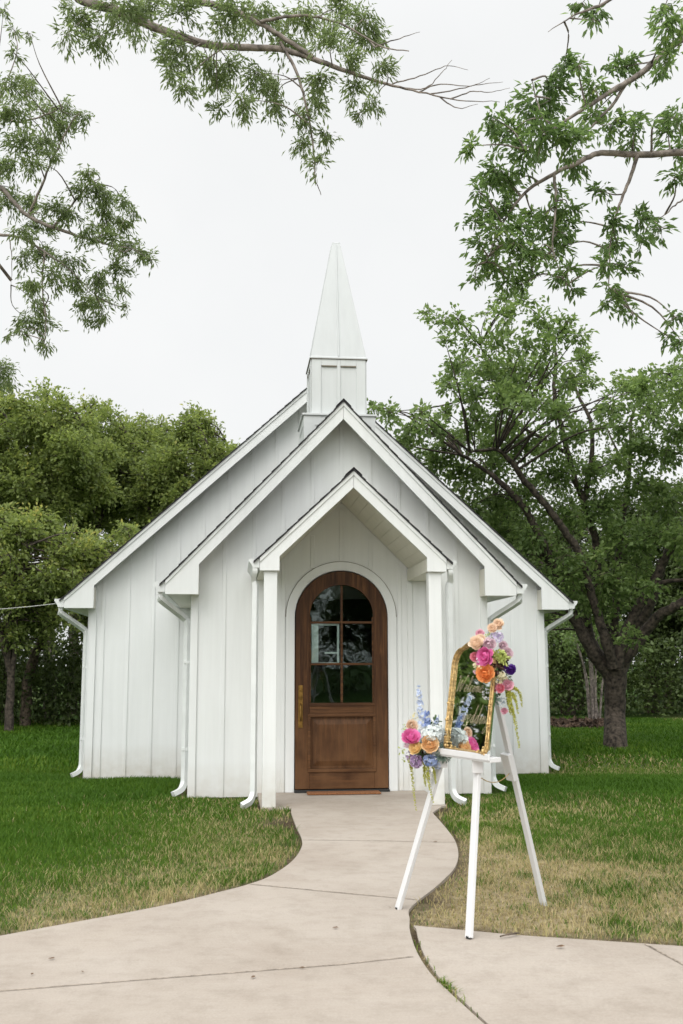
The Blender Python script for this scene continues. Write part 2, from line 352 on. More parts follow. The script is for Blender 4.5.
def vest_batt():
    sp = .333; w = .045
    for i in range(-5, 6):
        u = .005 + i * sp
        if abs(u) > hw - .12: continue
        z0 = max(vlo(u - w / 2), vlo(u + w / 2)); z1 = roof_z(g, abs(u) + w) - .09
        if abs(u) < .9:      # the porch roof butts against this wall: a batten below it and one above it
            zi = roof_z(G['porch'], abs(u) + w) - .17
            if zi > z0 + .05: box(bm, u - w / 2, u + w / 2, g['vw'] - .012, g['vw'] - .001, z0, zi)
            z0 = roof_z(G['porch'], abs(u) - w) + .05
        if z1 > z0 + .05: box(bm, u - w / 2, u + w / 2, g['vw'] - .012, g['vw'] - .001, z0, z1)
    for s in (-1, 1):
        box(bm, s * .79 - .03, s * .79 + .03, g['vw'] - .02, g['vw'] - .0012, 0, G['porch']['ze'] - .02)
vest_batt()
from_bm('vestibule_wall', bm, MAT['wall'], chapel, bevel=.003)

bm = bmesh.new(); box(bm, -1.66, 1.66, 1.235, 3.8, -.3, -.05); box(bm, -3.13, 3.13, 3.87, 10.17, -.4, -.12)
from_bm('foundation', bm, simple('shadow_gap_foundation', (.16, .135, .11), .95, noise=.3), chapel)  # colour darkened to give the shadow gap under the siding
# dim interior: floor, back partition, and a white inner window frame seen through the pane
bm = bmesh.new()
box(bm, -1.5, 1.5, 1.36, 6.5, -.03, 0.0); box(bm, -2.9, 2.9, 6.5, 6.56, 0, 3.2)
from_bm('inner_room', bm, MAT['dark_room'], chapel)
bm = bmesh.new()
for (a, b_, c, d_) in ((-.338, -.262, 1.40, 1.86), (-.050, -.026, 1.40, 1.86), (-.261, -.051, 1.832, 1.86), (-.261, -.051, 1.40, 1.418), (-.19, -.051, 1.515, 1.535)):
    box(bm, a, b_, 1.192, 1.206, c, d_)
from_bm('inner_window_frame', bm, MAT['trim'], chapel)

# rake boards, roofs, soffits, gutters ------------------------------
def gable_trim(key, name, v_back, ridge_len):
    g = G[key]; fo, fi, ze, za, zt, zb, vf = (g[k] for k in ('fo', 'fi', 'ze', 'za', 'zt', 'zb', 'vf'))
    zin = za - g['th'] * 1.0
    bm = bmesh.new()
    # split at the ridge so the mitre joint shows
    for s in (-1, 1):
        pts = [(s * .0012, za - .001), (s * fo, zt), (s * fo, ze), (s * fi, ze), (s * fi, zb), (s * .0012, za - g['th'])]
        # keep the inner edge parallel to the roof
        prism(bm, pts if s > 0 else list(reversed(pts)), vf, vf + .03)
    from_bm(name + '_rake_board', bm, MAT['trim'], chapel, bevel=.003)
    bm = bmesh.new()   # shadow-line moulding under the shingles, proud of the board
    for s in (-1, 1):
        pts = [(s * .001, za + .0), (s * (fo), zt + .0), (s * fo, zt - .045), (s * .001, za - .045)]
        prism(bm, pts, vf - .014, vf - .001)
    from_bm(name + '_rake_moulding', bm, MAT['trim'], chapel, bevel=.002)
    # roof: shingle courses along each slope (each course a slab that laps the one below)
    bm = bmesh.new(); L = math.hypot(fo, za - zt); rr = random.Random(hash(name) % 97 if False else len(name))
    for s in (-1, 1):
        nC = max(6, int(L / .14)); dx = (fo + .05) / nC
        for i in range(nC):
            u0 = dx * i; u1 = dx * (i + 1) + .012
            z0, z1 = za - g['sl'] * u0, za - g['sl'] * u1
            fr = rr.uniform(-.006, .006)
            t0, t1 = .016, .027
            pts = [(s * u0, z0 + .004), (s * u1, z1 + .004), (s * u1, z1 + t1), (s * u0, z0 + t0)]
            prism(bm, pts, vf - .03 + fr, ridge_len)
    # ridge cap
    prism(bm, [(-.09, za - .09 * g['sl'] + .036), (0, za + .030), (.09, za - .09 * g['sl'] + .036), (.085, za - .085 * g['sl'] + .044), (0, za + .040), (-.085, za - .085 * g['sl'] + .044)], vf - .022, ridge_len)
    from_bm(name + '_roof', bm, MAT['shingle'], chapel)
    # roof deck / sloped soffit boards under the overhang
    bm = bmesh.new()
    for s in (-1, 1):
        d = .035
        pts = [(s * .002, za - d), (s * (fo - .004), zt - d), (s * (fo - .004), zt - d - .02), (s * .002, za - d - .02)]
        prism(bm, pts, vf + .031, ridge_len - .002)
    from_bm(name + '_roof_deck', bm, MAT['soffit'], chapel)
    return g
gable_trim('porch', 'porch', 1.2, 1.209)
gable_trim('vest', 'vestibule', 3.8, 3.835)
gable_trim('nave', 'nave', 10.2, NAVE_BACK + .25)
# porch ceiling: tongue-and-groove boards following the slope, running front to back
g = G['porch']; bm = bmesh.new()
for s in (-1, 1):
    nb = 9; ui, uo = .004, g['fi'] + .02
    for i in range(nb):
        u0 = ui + (uo - ui) * i / nb; u1 = ui + (uo - ui) * (i + 1) / nb - .003
        zi = lambda u: (g['za'] - .13) - u * ((g['za'] - .13 - g['zb'] - .01) / g['fi'])
        prism(bm, [(s * u0, zi(u0)), (s * u1, zi(u1)), (s * u1, zi(u1) + .012), (s * u0, zi(u0) + .012)], g['vf'] + .032, 1.19)
from_bm('porch_ceiling', bm, MAT['soffit'], chapel)
# boxed porch beams over the columns
for s in (-1, 1):
    bm = bmesh.new(); a, b_ = sorted((s * (g['fi'] + .002), s * (g['fo'] - .004)))
    box(bm, a, b_, g['vf'] + .032, 1.19, g['ze'] + .003, g['zb'] - .01)
    from_bm('porch_beam', bm, MAT['soffit'], chapel, bevel=.003)
# boxed eaves of the vestibule and nave
for key, vb in (('vest', 3.83), ('nave', NAVE_BACK + .2)):
    g = G[key]
    for s in (-1, 1):
        bm = bmesh.new()
        a, b_ = sorted((s * (g['hw'] + .021), s * (g['fo'] - .022)))
        zz = g['ze'] + .006
        box(bm, a, b_, g['vf'] + .032, vb, zz, zz + .015)
        a, b_ = sorted((s * g['fi'], s * g['hw'])); 
        box(bm, min(s * (g['fi'] + .002), s * (g['hw'] + .019)), max(s * (g['fi'] + .002), s * (g['hw'] + .019)), g['vf'] + .032, g['vw'] - .024, zz, zz + .015)
        a, b_ = sorted((s * (g['fi'] + .002), s * (g['fi'] + .02))); box(bm, a, b_, g['vf'] + .032, g['vw'] - .024, zz + .016, g['zb'] - .02)
        from_bm('eave_soffit', bm, MAT['soffit'], chapel)
        bm = bmesh.new(); a, b_ = sorted((s * (g['fo'] - .02), s * (g['fo'] - .001)))
        box(bm, a, b_, g['vf'] + .032, vb, g['ze'] + .002, g['zt'] - .03)
        from_bm('eave_fascia', bm, MAT['trim'], chapel)
# K-style gutters with end caps
def gutter(key, s, v1):
    g = G[key]; u = g['fo'] + .003; z = g['zt'] - .125 if key != 'porch' else g['zt'] - .10
    w, h = (.125, .11) if key != 'porch' else (.105, .088)
    prof = [(0, h), (0, 0), (w * .62, 0), (w * .70, h * .28), (w * .93, h * .62), (w, h * .78), (w, h), (w - .008, h), (w - .010, h * .8), (w * .9, h * .64), (w * .66, h * .3), (w * .58, .008), (.006, .008), (.006, h)]
    bm = bmesh.new()
    prism(bm, [(s * (u + x), z + y) for x, y in prof], g['vf'] + .012, v1)
    prism(bm, [(s * (u + x), z + y) for x, y in prof[:7]], g['vf'] + .004, g['vf'] + .0115)
    o = from_bm('gutter', bm, MAT['gutter'], chapel)
    return u, z, w
def downspout(key, s, side_u, v_top, v_wall, zg, kick_v=-.05):
    g = G[key]; u, z, w = gutter(key, s, {'porch': 1.16, 'vest': 3.82, 'nave': NAVE_BACK + .2}[key])
    t = u + w * .42
    bm = bmesh.new()
    drop = abs(t - side_u)
    P = [(s * t, v_top, z + .004), (s * t, v_top, z - .05), (s * (t - .02), v_top, z - .09), (s * (side_u + .05), v_wall, z - .10 - drop * .55), (s * side_u, v_wall, z - .16 - drop * .6), (s * side_u, v_wall, z - .3 - drop * .6)]
    if key == 'porch': P = [(s * t, v_top, z + .004), (s * t, v_top, z - .04), (s * (side_u + .02), v_wall, z - .12), (s * side_u, v_wall, z - .17), (s * side_u, v_wall, z - .3)]
    top = bez(P, 5)
    bot = bez([(s * side_u, v_wall, zg + .22), (s * (side_u + .005), v_wall - .004, zg + .15), (s * (side_u + .035), v_wall + kick_v * .5, zg + .085), (s * (side_u + .115), v_wall + kick_v, zg + .045)], 5)
    sweep(bm, top + bot, .034 if key != 'porch' else .030, .026 if key != 'porch' else .024, square=True)
    for zz in (zg + .5, zg + 1.45):
        if key != 'porch': sweep(bm, [(s * side_u, v_wall, zz), (s * side_u, v_wall, zz + .03)], .037, .029, square=True)
    from_bm('downspout', bm, MAT['gutter'], chapel, bevel=.006)
for s in (-1, 1):
    downspout('porch', s, 1.0 if s < 0 else 1.005, .0, .07, -.02, -.10)
    downspout('vest', s, G['vest']['hw'] + .048, G['vest']['vf'] + .1, G['vest']['vw'] + .06, -.04, -.12)
    downspout('nave', s, G['nave']['hw'] + .052, G['nave']['vf'] + .1, G['nave']['vw'] + .07, -.10, -.10)
# columns
for s in (-1, 1):
    bm = bmesh.new(); u = s * (.916 - .0675)
    box(bm, u - .0675, u + .0675, 0.0, .135, .001, G['porch']['ze'] + .002)
    from_bm('column', bm, MAT['column'], chapel, bevel=.006)

# arched casing and door ---------------------------------------------
bm = bmesh.new(); o_ = arch(DW + CASE, DH + CASE); i_ = arch(DW + .006, DH + .006)
prism(bm, o_ + list(reversed(i_)), 1.186, 1.209)
from_bm('door_casing', bm, MAT['trim'], chapel, bevel=.003)
bm = bmesh.new(); o2 = arch(DW + CASE + .006, DH + CASE + .006); 
prism(bm, o2[1:-1] + list(reversed(o_[1:-1])), 1.194, 1.2085)
from_bm('casing_joint', bm, MAT['line'], chapel)
bm = bmesh.new(); box(bm, -DW - .005, DW + .005, 1.12, 1.36, -.02, .028); from_bm('threshold', bm, MAT['rubber'], chapel, bevel=.004)

VD = 1.165; GH = .3625; GZ0, GZ1 = .953, 1.929 + .3625
door = from_bm('door', (lambda bm: (prism(bm, [(-DW + .004, .035)] + arch(DW - .004, DH - .006)[1:-1] + [(DW - .004, .035), (GH, .035), ] + list(reversed([(GH, .25), (GH, .82)][:0])) + [(GH, GZ0)] + [(GH, 1.929)] + [(GH * math.cos(PI * i / 24), 1.929 + GH * math.sin(PI * i / 24)) for i in range(1, 24)] + [(-GH, 1.929), (-GH, GZ0), (-GH, .035)], VD, VD + .045), bm)[1])(bmesh.new()), MAT['wood'], chapel, bevel=.004)
def dpart(name, fn, mat, bevel=.003):
    bm = bmesh.new(); fn(bm); return from_bm(name, bm, mat, door, bevel=bevel)
dpart('bottom_rail', lambda bm: box(bm, -GH + .001, GH - .001, VD + .002, VD + .043, .035, .25), MAT['wood_h'])
dpart('lock_rail', lambda bm: box(bm, -GH + .001, GH - .001, VD + .002, VD + .043, .82, GZ0), MAT['wood_h'])
def raised(bm):
    u0, u1, z0, z1 = -GH + .002, GH - .002, .252, .818
    box(bm, u0, u1, VD + .026, VD + .036, z0, z1)
    a = [bm.verts.new((x, VD + .025, z)) for x, z in ((u0 + .03, z0 + .03), (u1 - .03, z0 + .03), (u1 - .03, z1 - .03), (u0 + .03, z1 - .03))]
    b_ = [bm.verts.new((x, VD + .010, z)) for x, z in ((u0 + .085, z0 + .085), (u1 - .085, z0 + .085), (u1 - .085, z1 - .085), (u0 + .085, z1 - .085))]
    bm.faces.new(b_)
    for i in range(4): bm.faces.new((a[i], a[(i + 1) % 4], b_[(i + 1) % 4], b_[i]))
dpart('panel', raised, MAT['wood'], 0)
def mould(bm):
    u, z0, z1 = GH + .02, .235, .835
    for (a, b_, c, d_) in ((-u, u, z0 - .02, z0 + .018), (-u, u, z1 - .018, z1 + .014), (-u, -u + .032, z0 + .019, z1 - .019), (u - .032, u, z0 + .019, z1 - .019)):
        box(bm, a, b_, VD - .014, VD - .001, c, d_)
dpart('panel_moulding', mould, MAT['wood_h'], .005)
def muntins(bm):
    z = [GZ0, 1.40, 1.866]
    box(bm, -.013, .013, VD - .004, VD + .038, GZ0 + .02, 2.285)
    for zz in z[1:]:
        for a, b_ in ((-GH + .016, -.014), (.014, GH - .016)): box(bm, a, b_, VD - .003, VD + .037, zz - .013, zz + .013)
    box(bm, -GH - .012, GH + .012, VD - .008, VD - .001, GZ0 - .016, GZ0 + .018)   # sill bead
    box(bm, -GH + .001, -GH + .015, VD + .004, VD + .036, GZ0 + .019, 1.929); box(bm, GH - .015, GH - .001, VD + .004, VD + .036, GZ0 + .019, 1.929)
dpart('muntin', muntins, MAT['wood_h'], .003)
for s in (-1, 1):
    a, b_ = sorted((s * .002, s * (GH - .002)))
    for z0, z1 in ((GZ0 + .002, 1.399), (1.401, 1.865)):
        dpart('pane', lambda bm: box(bm, a, b_, VD + .018, VD + .022, z0, z1), MAT['glass'], 0)
    pts = [(s * .002, 1.867), (s * (GH - .002), 1.867)] + [(s * (GH - .002) * math.cos(PI / 2 * i / 12), 1.929 + (GH - .002) * math.sin(PI / 2 * i / 12)) for i in range(0, 12)] + [(s * .002, 2.289)]
    dpart('pane', lambda bm: prism(bm, pts, VD + .018, VD + .022), MAT['glass'], 0)
def handle(bm):
    box(bm, -.488, -.438, VD - .008, VD - .001, .70, 1.165)
    sweep(bm, bez([(-.463, VD - .008, .78), (-.463, VD - .05, .80), (-.463, VD - .058, .86), (-.463, VD - .05, .93), (-.463, VD - .008, .96)], 5), .010, .013)
    for z in (1.02, 1.11):
        mtx = Matrix.Translation((-.463, VD - .012, z)) @ Matrix.Rotation(PI / 2, 4, 'X'); bmesh.ops.create_cone(bm, cap_ends=True, segments=12, radius1=.015, radius2=.012, depth=.014, matrix=mtx)
dpart('handle', handle, MAT['brass'], .002)

# steeple --------------------------------------------------------------
VS, HB, SX = 1.887, .327, .012
def sqring(bm, half, z, cu=SX, cv=VS): return [bm.verts.new((cu + x * half, cv + y * half, z)) for x, y in ((-1, -1), (1, -1), (1, 1), (-1, 1))]
def frustum(bm, levels):
    rings = [sqring(bm, h, z) for h, z in levels]
    for a, b_ in zip(rings, rings[1:]):
        for j in range(4): bm.faces.new((a[j], a[(j + 1) % 4], b_[(j + 1) % 4], b_[j]))
    bm.faces.new(list(reversed(rings[0]))); bm.faces.new(rings[-1])
bm = bmesh.new(); frustum(bm, [(HB, 4.362), (HB, 5.068)])
for s in (-1, 1):
    for ax in (0, 1):
        pass
def face_box(bm, a, b_, proud, z0, z1, half, faces=(0, 1, 2, 3)):      # a strip on each of the four faces
    for q in faces:
        Mx = Matrix.Translation((SX, VS, 0)) @ Matrix.Rotation(q * PI / 2, 4, 'Z')
        vs = [Mx @ Vector((x, y, z)) for x in (a, b_) for y in (-half - proud, -half - .001) for z in (z0, z1)]
        bv = [bm.verts.new(v) for v in vs]
        for f in ((0, 1, 3, 2), (4, 6, 7, 5), (0, 4, 5, 1), (2, 3, 7, 6), (0, 2, 6, 4), (1, 5, 7, 3)): bm.faces.new([bv[i] for i in f])
face_box(bm, -.020, .020, .014, 4.364, 5.064, HB); face_box(bm, -HB, -.215, .014, 4.364, 5.064, HB); face_box(bm, .215, HB, .014, 4.364, 5.064, HB)
face_box(bm, -.214, -.021, .014, 4.985, 5.064, HB); face_box(bm, .021, .214, .014, 4.985, 5.064, HB)
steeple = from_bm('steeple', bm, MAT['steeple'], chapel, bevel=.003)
for q_ in range(4):
    for a, b_ in ((-.21, -.025), (.025, .21)):
        bm = bmesh.new(); face_box(bm, a, b_, .019, 4.972, 4.984, HB, (q_,)); from_bm('drip_trim', bm, MAT['line'], steeple)
bm = bmesh.new(); frustum(bm, [(.40, 3.4), (.43, 4.27), (.43, 4.335), (.45, 4.338), (.45, 4.361)])
face_box(bm, -.3, .3, .006, 4.22, 4.232, .43)
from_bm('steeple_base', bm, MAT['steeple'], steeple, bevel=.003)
bm = bmesh.new(); frustum(bm, [(.352, 5.069), (.352, 5.088), (.338, 5.10), (.052, 6.66), (.050, 6.685)])
for q in range(4):     # ridge batten down the middle of each spire face
    Mx = Matrix.Translation((SX, VS, 0)) @ Matrix.Rotation(q * PI / 2, 4, 'Z')
    pr = [(-.011, -.339, 5.102), (.011, -.339, 5.102), (.006, -.053, 6.655), (-.006, -.053, 6.655)]
    a = [bm.verts.new(Mx @ Vector(p)) for p in pr]; b_ = [bm.verts.new(Mx @ Vector((x, y - .010, z))) for x, y, z in pr]
    bm.faces.new(b_)
    for j in range(4): bm.faces.new((a[j], a[(j + 1) % 4], b_[(j + 1) % 4], b_[j]))
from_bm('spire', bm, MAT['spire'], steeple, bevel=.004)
bm = bmesh.new(); frustum(bm, [(.354, 5.0655), (.354, 5.0685)]); from_bm('spire_joint', bm, MAT['line'], steeple)

# service cable from the nave gutter to a pole beyond the frame
a = c2w(-3.58, 3.66, 2.21); b_ = at(-330, 560, 21); b_ = Vector((-9.6, 15.5, 2.75))
bm = bmesh.new(); sweep(bm, [a.lerp(b_, t) - Vector((0, 0, 1.1 * t * (1 - t))) for t in np.linspace(0, 1, 16)], .0055, n=5)
tag(from_bm('service_cable', bm, MAT['cable']), 'thin grey cable sagging away from the left eave of the chapel', 'cable')
pole = bmesh.new(); sweep(pole, [(-9.6, 15.5, -.3), (-9.6, 15.5, 3.2)], [.09, .075], n=10); sweep(pole, [(-9.9, 15.5, 3.0), (-9.3, 15.5, 3.0)], .04, square=True)
tag(from_bm('utility_pole', pole, MAT['bark']), 'short wooden pole the grey service cable runs to, left of the lawn', 'pole')

# doormat
bm = bmesh.new(); box(bm, -.40, .40, .90, 1.085, .004, .022)
o = from_bm('doormat', bm, MAT['mat'], bevel=.005); o.location = CH0; o.rotation_euler = (0, 0, TH)
tag(o, 'brown coir doormat lying on the concrete in front of the wooden door', 'doormat')
# ------------------------------------------------------------------ ground, path
def G2(pts): return [gnd(*p).to_2d() for p in pts]
left_edge = G2([(291, 812), (296, 826), (302, 839.6), (300.5, 849.6), (291, 862), (271, 875.5), (249, 884), (219, 892), (174, 903), (124, 913), (50, 926.5), (0, 935.7)])
right_edge = G2([(432.5, 812.7), (440, 821), (447.6, 830), (455, 840.5), (458.4, 853.7), (455, 867), (444.7, 878.6), (433, 889), (418, 900.5), (409, 910)])
seam = G2([(409.6, 919), (410, 931), (417, 952), (431, 973.7), (450, 992.6), (473.5, 1014)])
rtop = G2([(413.5, 924.6), (469.6, 929.8), (516, 934), (570, 937.7), (683, 945.3), (800, 954)])
def spline2(P, sub=5): return [p.to_2d() for p in bez([Vector((p.x, p.y, 0)) for p in P], sub)]
le = spline2(left_edge); re_ = spline2(right_edge + seam)
le = [c2w(-.93, -.03).to_2d(), c2w(-.63, -.05).to_2d()] + le
d = (le[-1] - le[-6]).normalized(); le += [le[-1] + d * 2.5, le[-1] + d * 2.5 + Vector((-6, -2.2))]
re_ = [c2w(.93, -.03).to_2d(), c2w(.86, -.09).to_2d()] + re_
ds = (re_[-1] - re_[-5]).normalized()
re_ += [re_[-1] + ds * 1.5, Vector((re_[-1].x + ds.x * 1.5 + 1.3, -4))]
back = [c2w(.93, 1.2).to_2d(), c2w(-.93, 1.2).to_2d()]
path_poly = back + le + [Vector((-9, -4))] + list(reversed(re_))
bm = bmesh.new(); slab(bm, [(p.x, p.y) for p in path_poly], -.16, 0)
tag(from_bm('path', bm, MAT['concrete']), kind='structure')
sm = [p for p in spline2(seam)]; gap = [.045, .03]
seam_r = [p + Vector((.018 + .022 * (1 - i / len(sm)), .004)) for i, p in enumerate(sm)][4:]
rt = spline2(rtop)
seam_r += [seam_r[-1] + ds * 1.5, Vector((seam_r[-1].x + ds.x * 1.5 + 1.3, -4))]
dr = (rt[-1] - rt[-4]).normalized()
right_poly = seam_r + [Vector((9, -4))] + [rt[-1] + dr * 6] + list(reversed(rt))
bm = bmesh.new(); slab(bm, [(p.x, p.y) for p in right_poly], -.16, -.004)
tag(from_bm('pavement', bm, MAT['concrete']), kind='structure')
# dirt-filled control joints
def joint(pts, z=.0035, w=.0045):
    P = [gnd(*p).to_2d() for p in pts]; bm = bmesh.new()
    for a, b_ in zip(P, P[1:]):
        nn = Vector((-(b_ - a).y, (b_ - a).x)).normalized() * w
        bm.faces.new([bm.verts.new((q.x, q.y, z)) for q in (a - nn, b_ - nn, b_ + nn, a + nn)])
    tag(from_bm('pavement_joint', bm, MAT['joint']), kind='structure')
joint([(303, 840), (380, 841), (456, 842.5)]); joint([(250, 884.4), (340, 893), (417, 900)], w=.005)
joint([(-60, 995), (0, 991.5), (170, 978), (340, 965), (413, 957)], w=.004); joint([(645, 943.5), (683, 964), (740, 996)], z=-.0005, w=.006)

def inside(P, poly):
    x, y = P[:, 0], P[:, 1]; r = np.zeros(len(P), bool); q = np.array([(p.x, p.y) for p in poly]); j = len(q) - 1
    for i in range(len(q)):
        xi, yi = q[i]; xj, yj = q[j]
        c = ((yi > y) != (yj > y)) & (x < (xj - xi) * (y - yi) / (yj - yi + 1e-12) + xi); r ^= c; j = i
    return r
def dist_poly(P, poly):
    q = np.array([(p.x, p.y) for p in poly]); dm = np.full(len(P), 1e9)
    for a, b_ in zip(q, np.roll(q, -1, 0)):
        ab = b_ - a; t = np.clip(((P - a) @ ab) / (ab @ ab + 1e-12), 0, 1); dm = np.minimum(dm, np.hypot(*(P - a - t[:, None] * ab).T))
    return dm
_perm = np.random.default_rng(3).random((64, 64))
def vnoise(P, s):
    X = P[:, 0] * s; Y = P[:, 1] * s; xi = np.floor(X).astype(int); yi = np.floor(Y).astype(int); fx = X - xi; fy = Y - yi
    fx = fx * fx * (3 - 2 * fx); fy = fy * fy * (3 - 2 * fy); g_ = lambda a, b_: _perm[a % 64, b_ % 64]
    return (g_(xi, yi) * (1 - fx) + g_(xi + 1, yi) * fx) * (1 - fy) + (g_(xi, yi + 1) * (1 - fx) + g_(xi + 1, yi + 1) * fx) * fy
foot = [c2w(u, v).to_2d() for u, v in ((-1.69, 1.2), (1.69, 1.2), (1.69, 3.83), (3.17, 3.83), (3.17, 10.2), (-3.17, 10.2), (-3.17, 3.83), (-1.69, 3.83))]
BED = [Vector(p) for p in ((3.6, 24.0), (6.3, 24.2), (6.6, 25.4), (3.6, 25.8))]
def lawn_z(P):
    z = -.016 - .026 * np.clip(P[:, 1] - 10.8, 0, 3.7)
    z = z - .055 * np.clip(1.2 - dist_poly(P, foot) / .3, 0, 1)
    return z + .012 * (vnoise(P, 1.7) - .5) + .01 * (vnoise(P, 4.1) - .5)
def dry_soil(P):
    d = np.minimum(dist_poly(P, path_poly), dist_poly(P, right_poly))
    right = P[:, 0] > .3
    n1 = .6 * vnoise(P, 1.4) + .4 * vnoise(P + 9, 3.7)
    reach = np.where(right, 1.85, 1.15)
    near = np.clip(1.25 - P[:, 1] / 9.3, 0, 1) ** .5
    n2 = np.clip((.36 * vnoise(P, 1.1) + .34 * vnoise(P + 9, 3.9) + .30 * vnoise(P + 3, 9.5) - .24) * 2.2, 0, 1)
    dry = np.clip(np.where(right, 1.6, 1.0) * np.exp(-(d / reach) ** 2) * (.12 + n2) * near, 0, .93)
    dry = np.maximum(dry,   .22 * np.clip((vnoise(P + 30, .35) - .62) * 5, 0, 1) * (P[:, 1] > 14))
    soil = np.clip(1.3 - dist_poly(P, foot) / .27, 0, 1) * (.6 + .7 * vnoise(P, 3))
    soil = np.maximum(soil, np.clip(1.15 - d / np.where(right, .15, .10), 0, 1) * (.4 + .9 * vnoise(P, 2.7)))
    for (px, py, r_) in ((290, 824, .42), (300, 845, .2), (438, 810, .22), (445, 872, .2), (425, 899, .18)):
        c = gnd(px, py); soil = np.maximum(soil, np.clip(1.4 - np.hypot(P[:, 0] - c.x, P[:, 1] - c.y) / r_, 0, 1) * (.45 + .8 * vnoise(P, 6)))
    soil = np.maximum(soil, inside(P, BED) * 1.0)
    return dry, np.clip(soil, 0, 1), d
xs = np.unique(np.concatenate([-np.geomspace(6, 500, 26)[::-1], np.arange(-6, 7.01, .11), np.geomspace(7.2, 500, 26)]))
ys = np.unique(np.concatenate([-np.geomspace(3, 500, 14)[::-1], np.arange(-2.6, 3.5, .6), np.arange(4, 15.0, .11), np.geomspace(15.3, 600, 40)]))
XX, YY = np.meshgrid(xs, ys); Pg = np.stack([XX.ravel(), YY.ravel()], 1)
zg_ = lawn_z(Pg); dr_, so_, _dg = dry_soil(Pg)
zg_ = np.where((inside(Pg, path_poly) | inside(Pg, right_poly)) & (_dg > .2), -.10, zg_)
nx, ny = len(xs), len(ys); ii = (np.arange(ny - 1)[:, None] * nx + np.arange(nx - 1)).ravel()
o = np_mesh('lawn', np.column_stack([Pg, zg_]), np.stack([ii, ii + 1, ii + nx + 1, ii + nx], 1), MAT['lawn'], attrs={'dry': dr_, 'soil': so_}, smooth=True)
tag(o, kind='structure')

# grass blades (stuff)
def scatter(n, y0, y1, mx):
    y = np.sqrt(RNG.random(n) * (y1 * y1 - y0 * y0) + y0 * y0)
    hw = .34 * y + mx; return np.column_stack([(RNG.random(n) * 2 - 1) * hw, y])
def blades(P, hmin, hmax, w, seg=2):
    dry, soil, d = dry_soil(P)
    keep = ~inside(P, path_poly) & ~inside(P, right_poly) & ~inside(P, foot) & (d > .012) & (RNG.random(len(P)) > soil * .93) & (RNG.random(len(P)) > dry * .42)
    P, dry, d = P[keep], dry[keep], d[keep]; n = len(P)
    ht = (hmin + (hmax - hmin) * RNG.random(n)) * (1 - .35 * dry) * (.7 + .6 * vnoise(P, 2.3))
    ang = RNG.random(n) * 2 * PI; lean = ht * (RNG.random(n) * .9 + .15 + .7 * dry * RNG.random(n))
    L = np.column_stack([np.cos(ang), np.sin(ang)]); a2 = ang + PI / 2 + RNG.normal(0, .5, n); W = np.column_stack([np.cos(a2), np.sin(a2)]) * (w * (.6 + .8 * RNG.random(n)))[:, None] / 2
    z = lawn_z(P) - .006
    b0 = np.column_stack([P - W, z]); b1 = np.column_stack([P + W, z])
    mid = P + L * (lean * .35)[:, None]; m0 = np.column_stack([mid - W * .8, z + ht * .62]); m1 = np.column_stack([mid + W * .8, z + ht * .62])
    tip = np.column_stack([P + L * lean[:, None], z + ht])
    isdry = (RNG.random(n) < dry * 1.0).astype(float) * (.6 + .4 * RNG.random(n))
    patch = vnoise(P, .8)
    tint = np.clip(RNG.beta(2, 2, n) * .65 + .35 * patch, 0, 1)
    V = np.stack([b0, b1, m0, m1, tip], 1).reshape(-1, 3); k = np.arange(n)[:, None] * 5
    F = np.concatenate([k + [[0, 1, 3]], k + [[0, 3, 2]], k + [[2, 3, 4]]], 0)
    return V, F, np.repeat(tint, 5), np.repeat(isdry, 5)
parts = [blades(scatter(230000, 4.6, 9.5, 1.2), .028, .062, .0045), blades(scatter(190000, 9.5, 15, 1.3), .035, .07, .0075), blades(scatter(130000, 15, 28, 2), .045, .09, .018)]
# tufts growing in the seam between the two slabs
sp = np.array([(p.x + .018, p.y) for p in sm]); idx = np.concatenate([RNG.integers(8, len(sp), 40), RNG.integers(17, 21, 70)]); P = sp[np.clip(idx, 0, len(sp) - 1)] + RNG.normal(0, .012, (len(idx), 2))
n = len(P); ang = RNG.random(n) * 2 * PI; ht = .012 + .018 * RNG.random(n); Lv = np.column_stack([np.cos(ang), np.sin(ang)]); Wv = np.column_stack([-np.sin(ang), np.cos(ang)]) * .002
z = np.full(n, -.05); tipz = ht - .005
V = np.stack([np.column_stack([P - Wv, z]), np.column_stack([P + Wv, z]), np.column_stack([P - Wv + Lv * .006, tipz * .6]), np.column_stack([P + Wv + Lv * .006, tipz * .6]), np.column_stack([P + Lv * .03, tipz])], 1).reshape(-1, 3)
k = np.arange(n)[:, None] * 5; parts.append((V, np.concatenate([k + [[0, 1, 3]], k + [[0, 3, 2]], k + [[2, 3, 4]]], 0), np.repeat(.5 + .5 * RNG.random(n), 5), np.repeat((RNG.random(n) < .25) * .8, 5)))
off = 0; VV, FF, TT, DD = [], [], [], []
for V, F, t_, d_ in parts: VV.append(V); FF.append(F + off); TT.append(t_); DD.append(d_); off += len(V)
o = np_mesh('grass', np.concatenate(VV), np.concatenate(FF), MAT['grass'], attrs={'tint': np.concatenate(TT), 'dry': np.concatenate(DD)})
tag(o, 'mown green grass, straw dry along the edges of the concrete path', 'grass', kind='stuff')

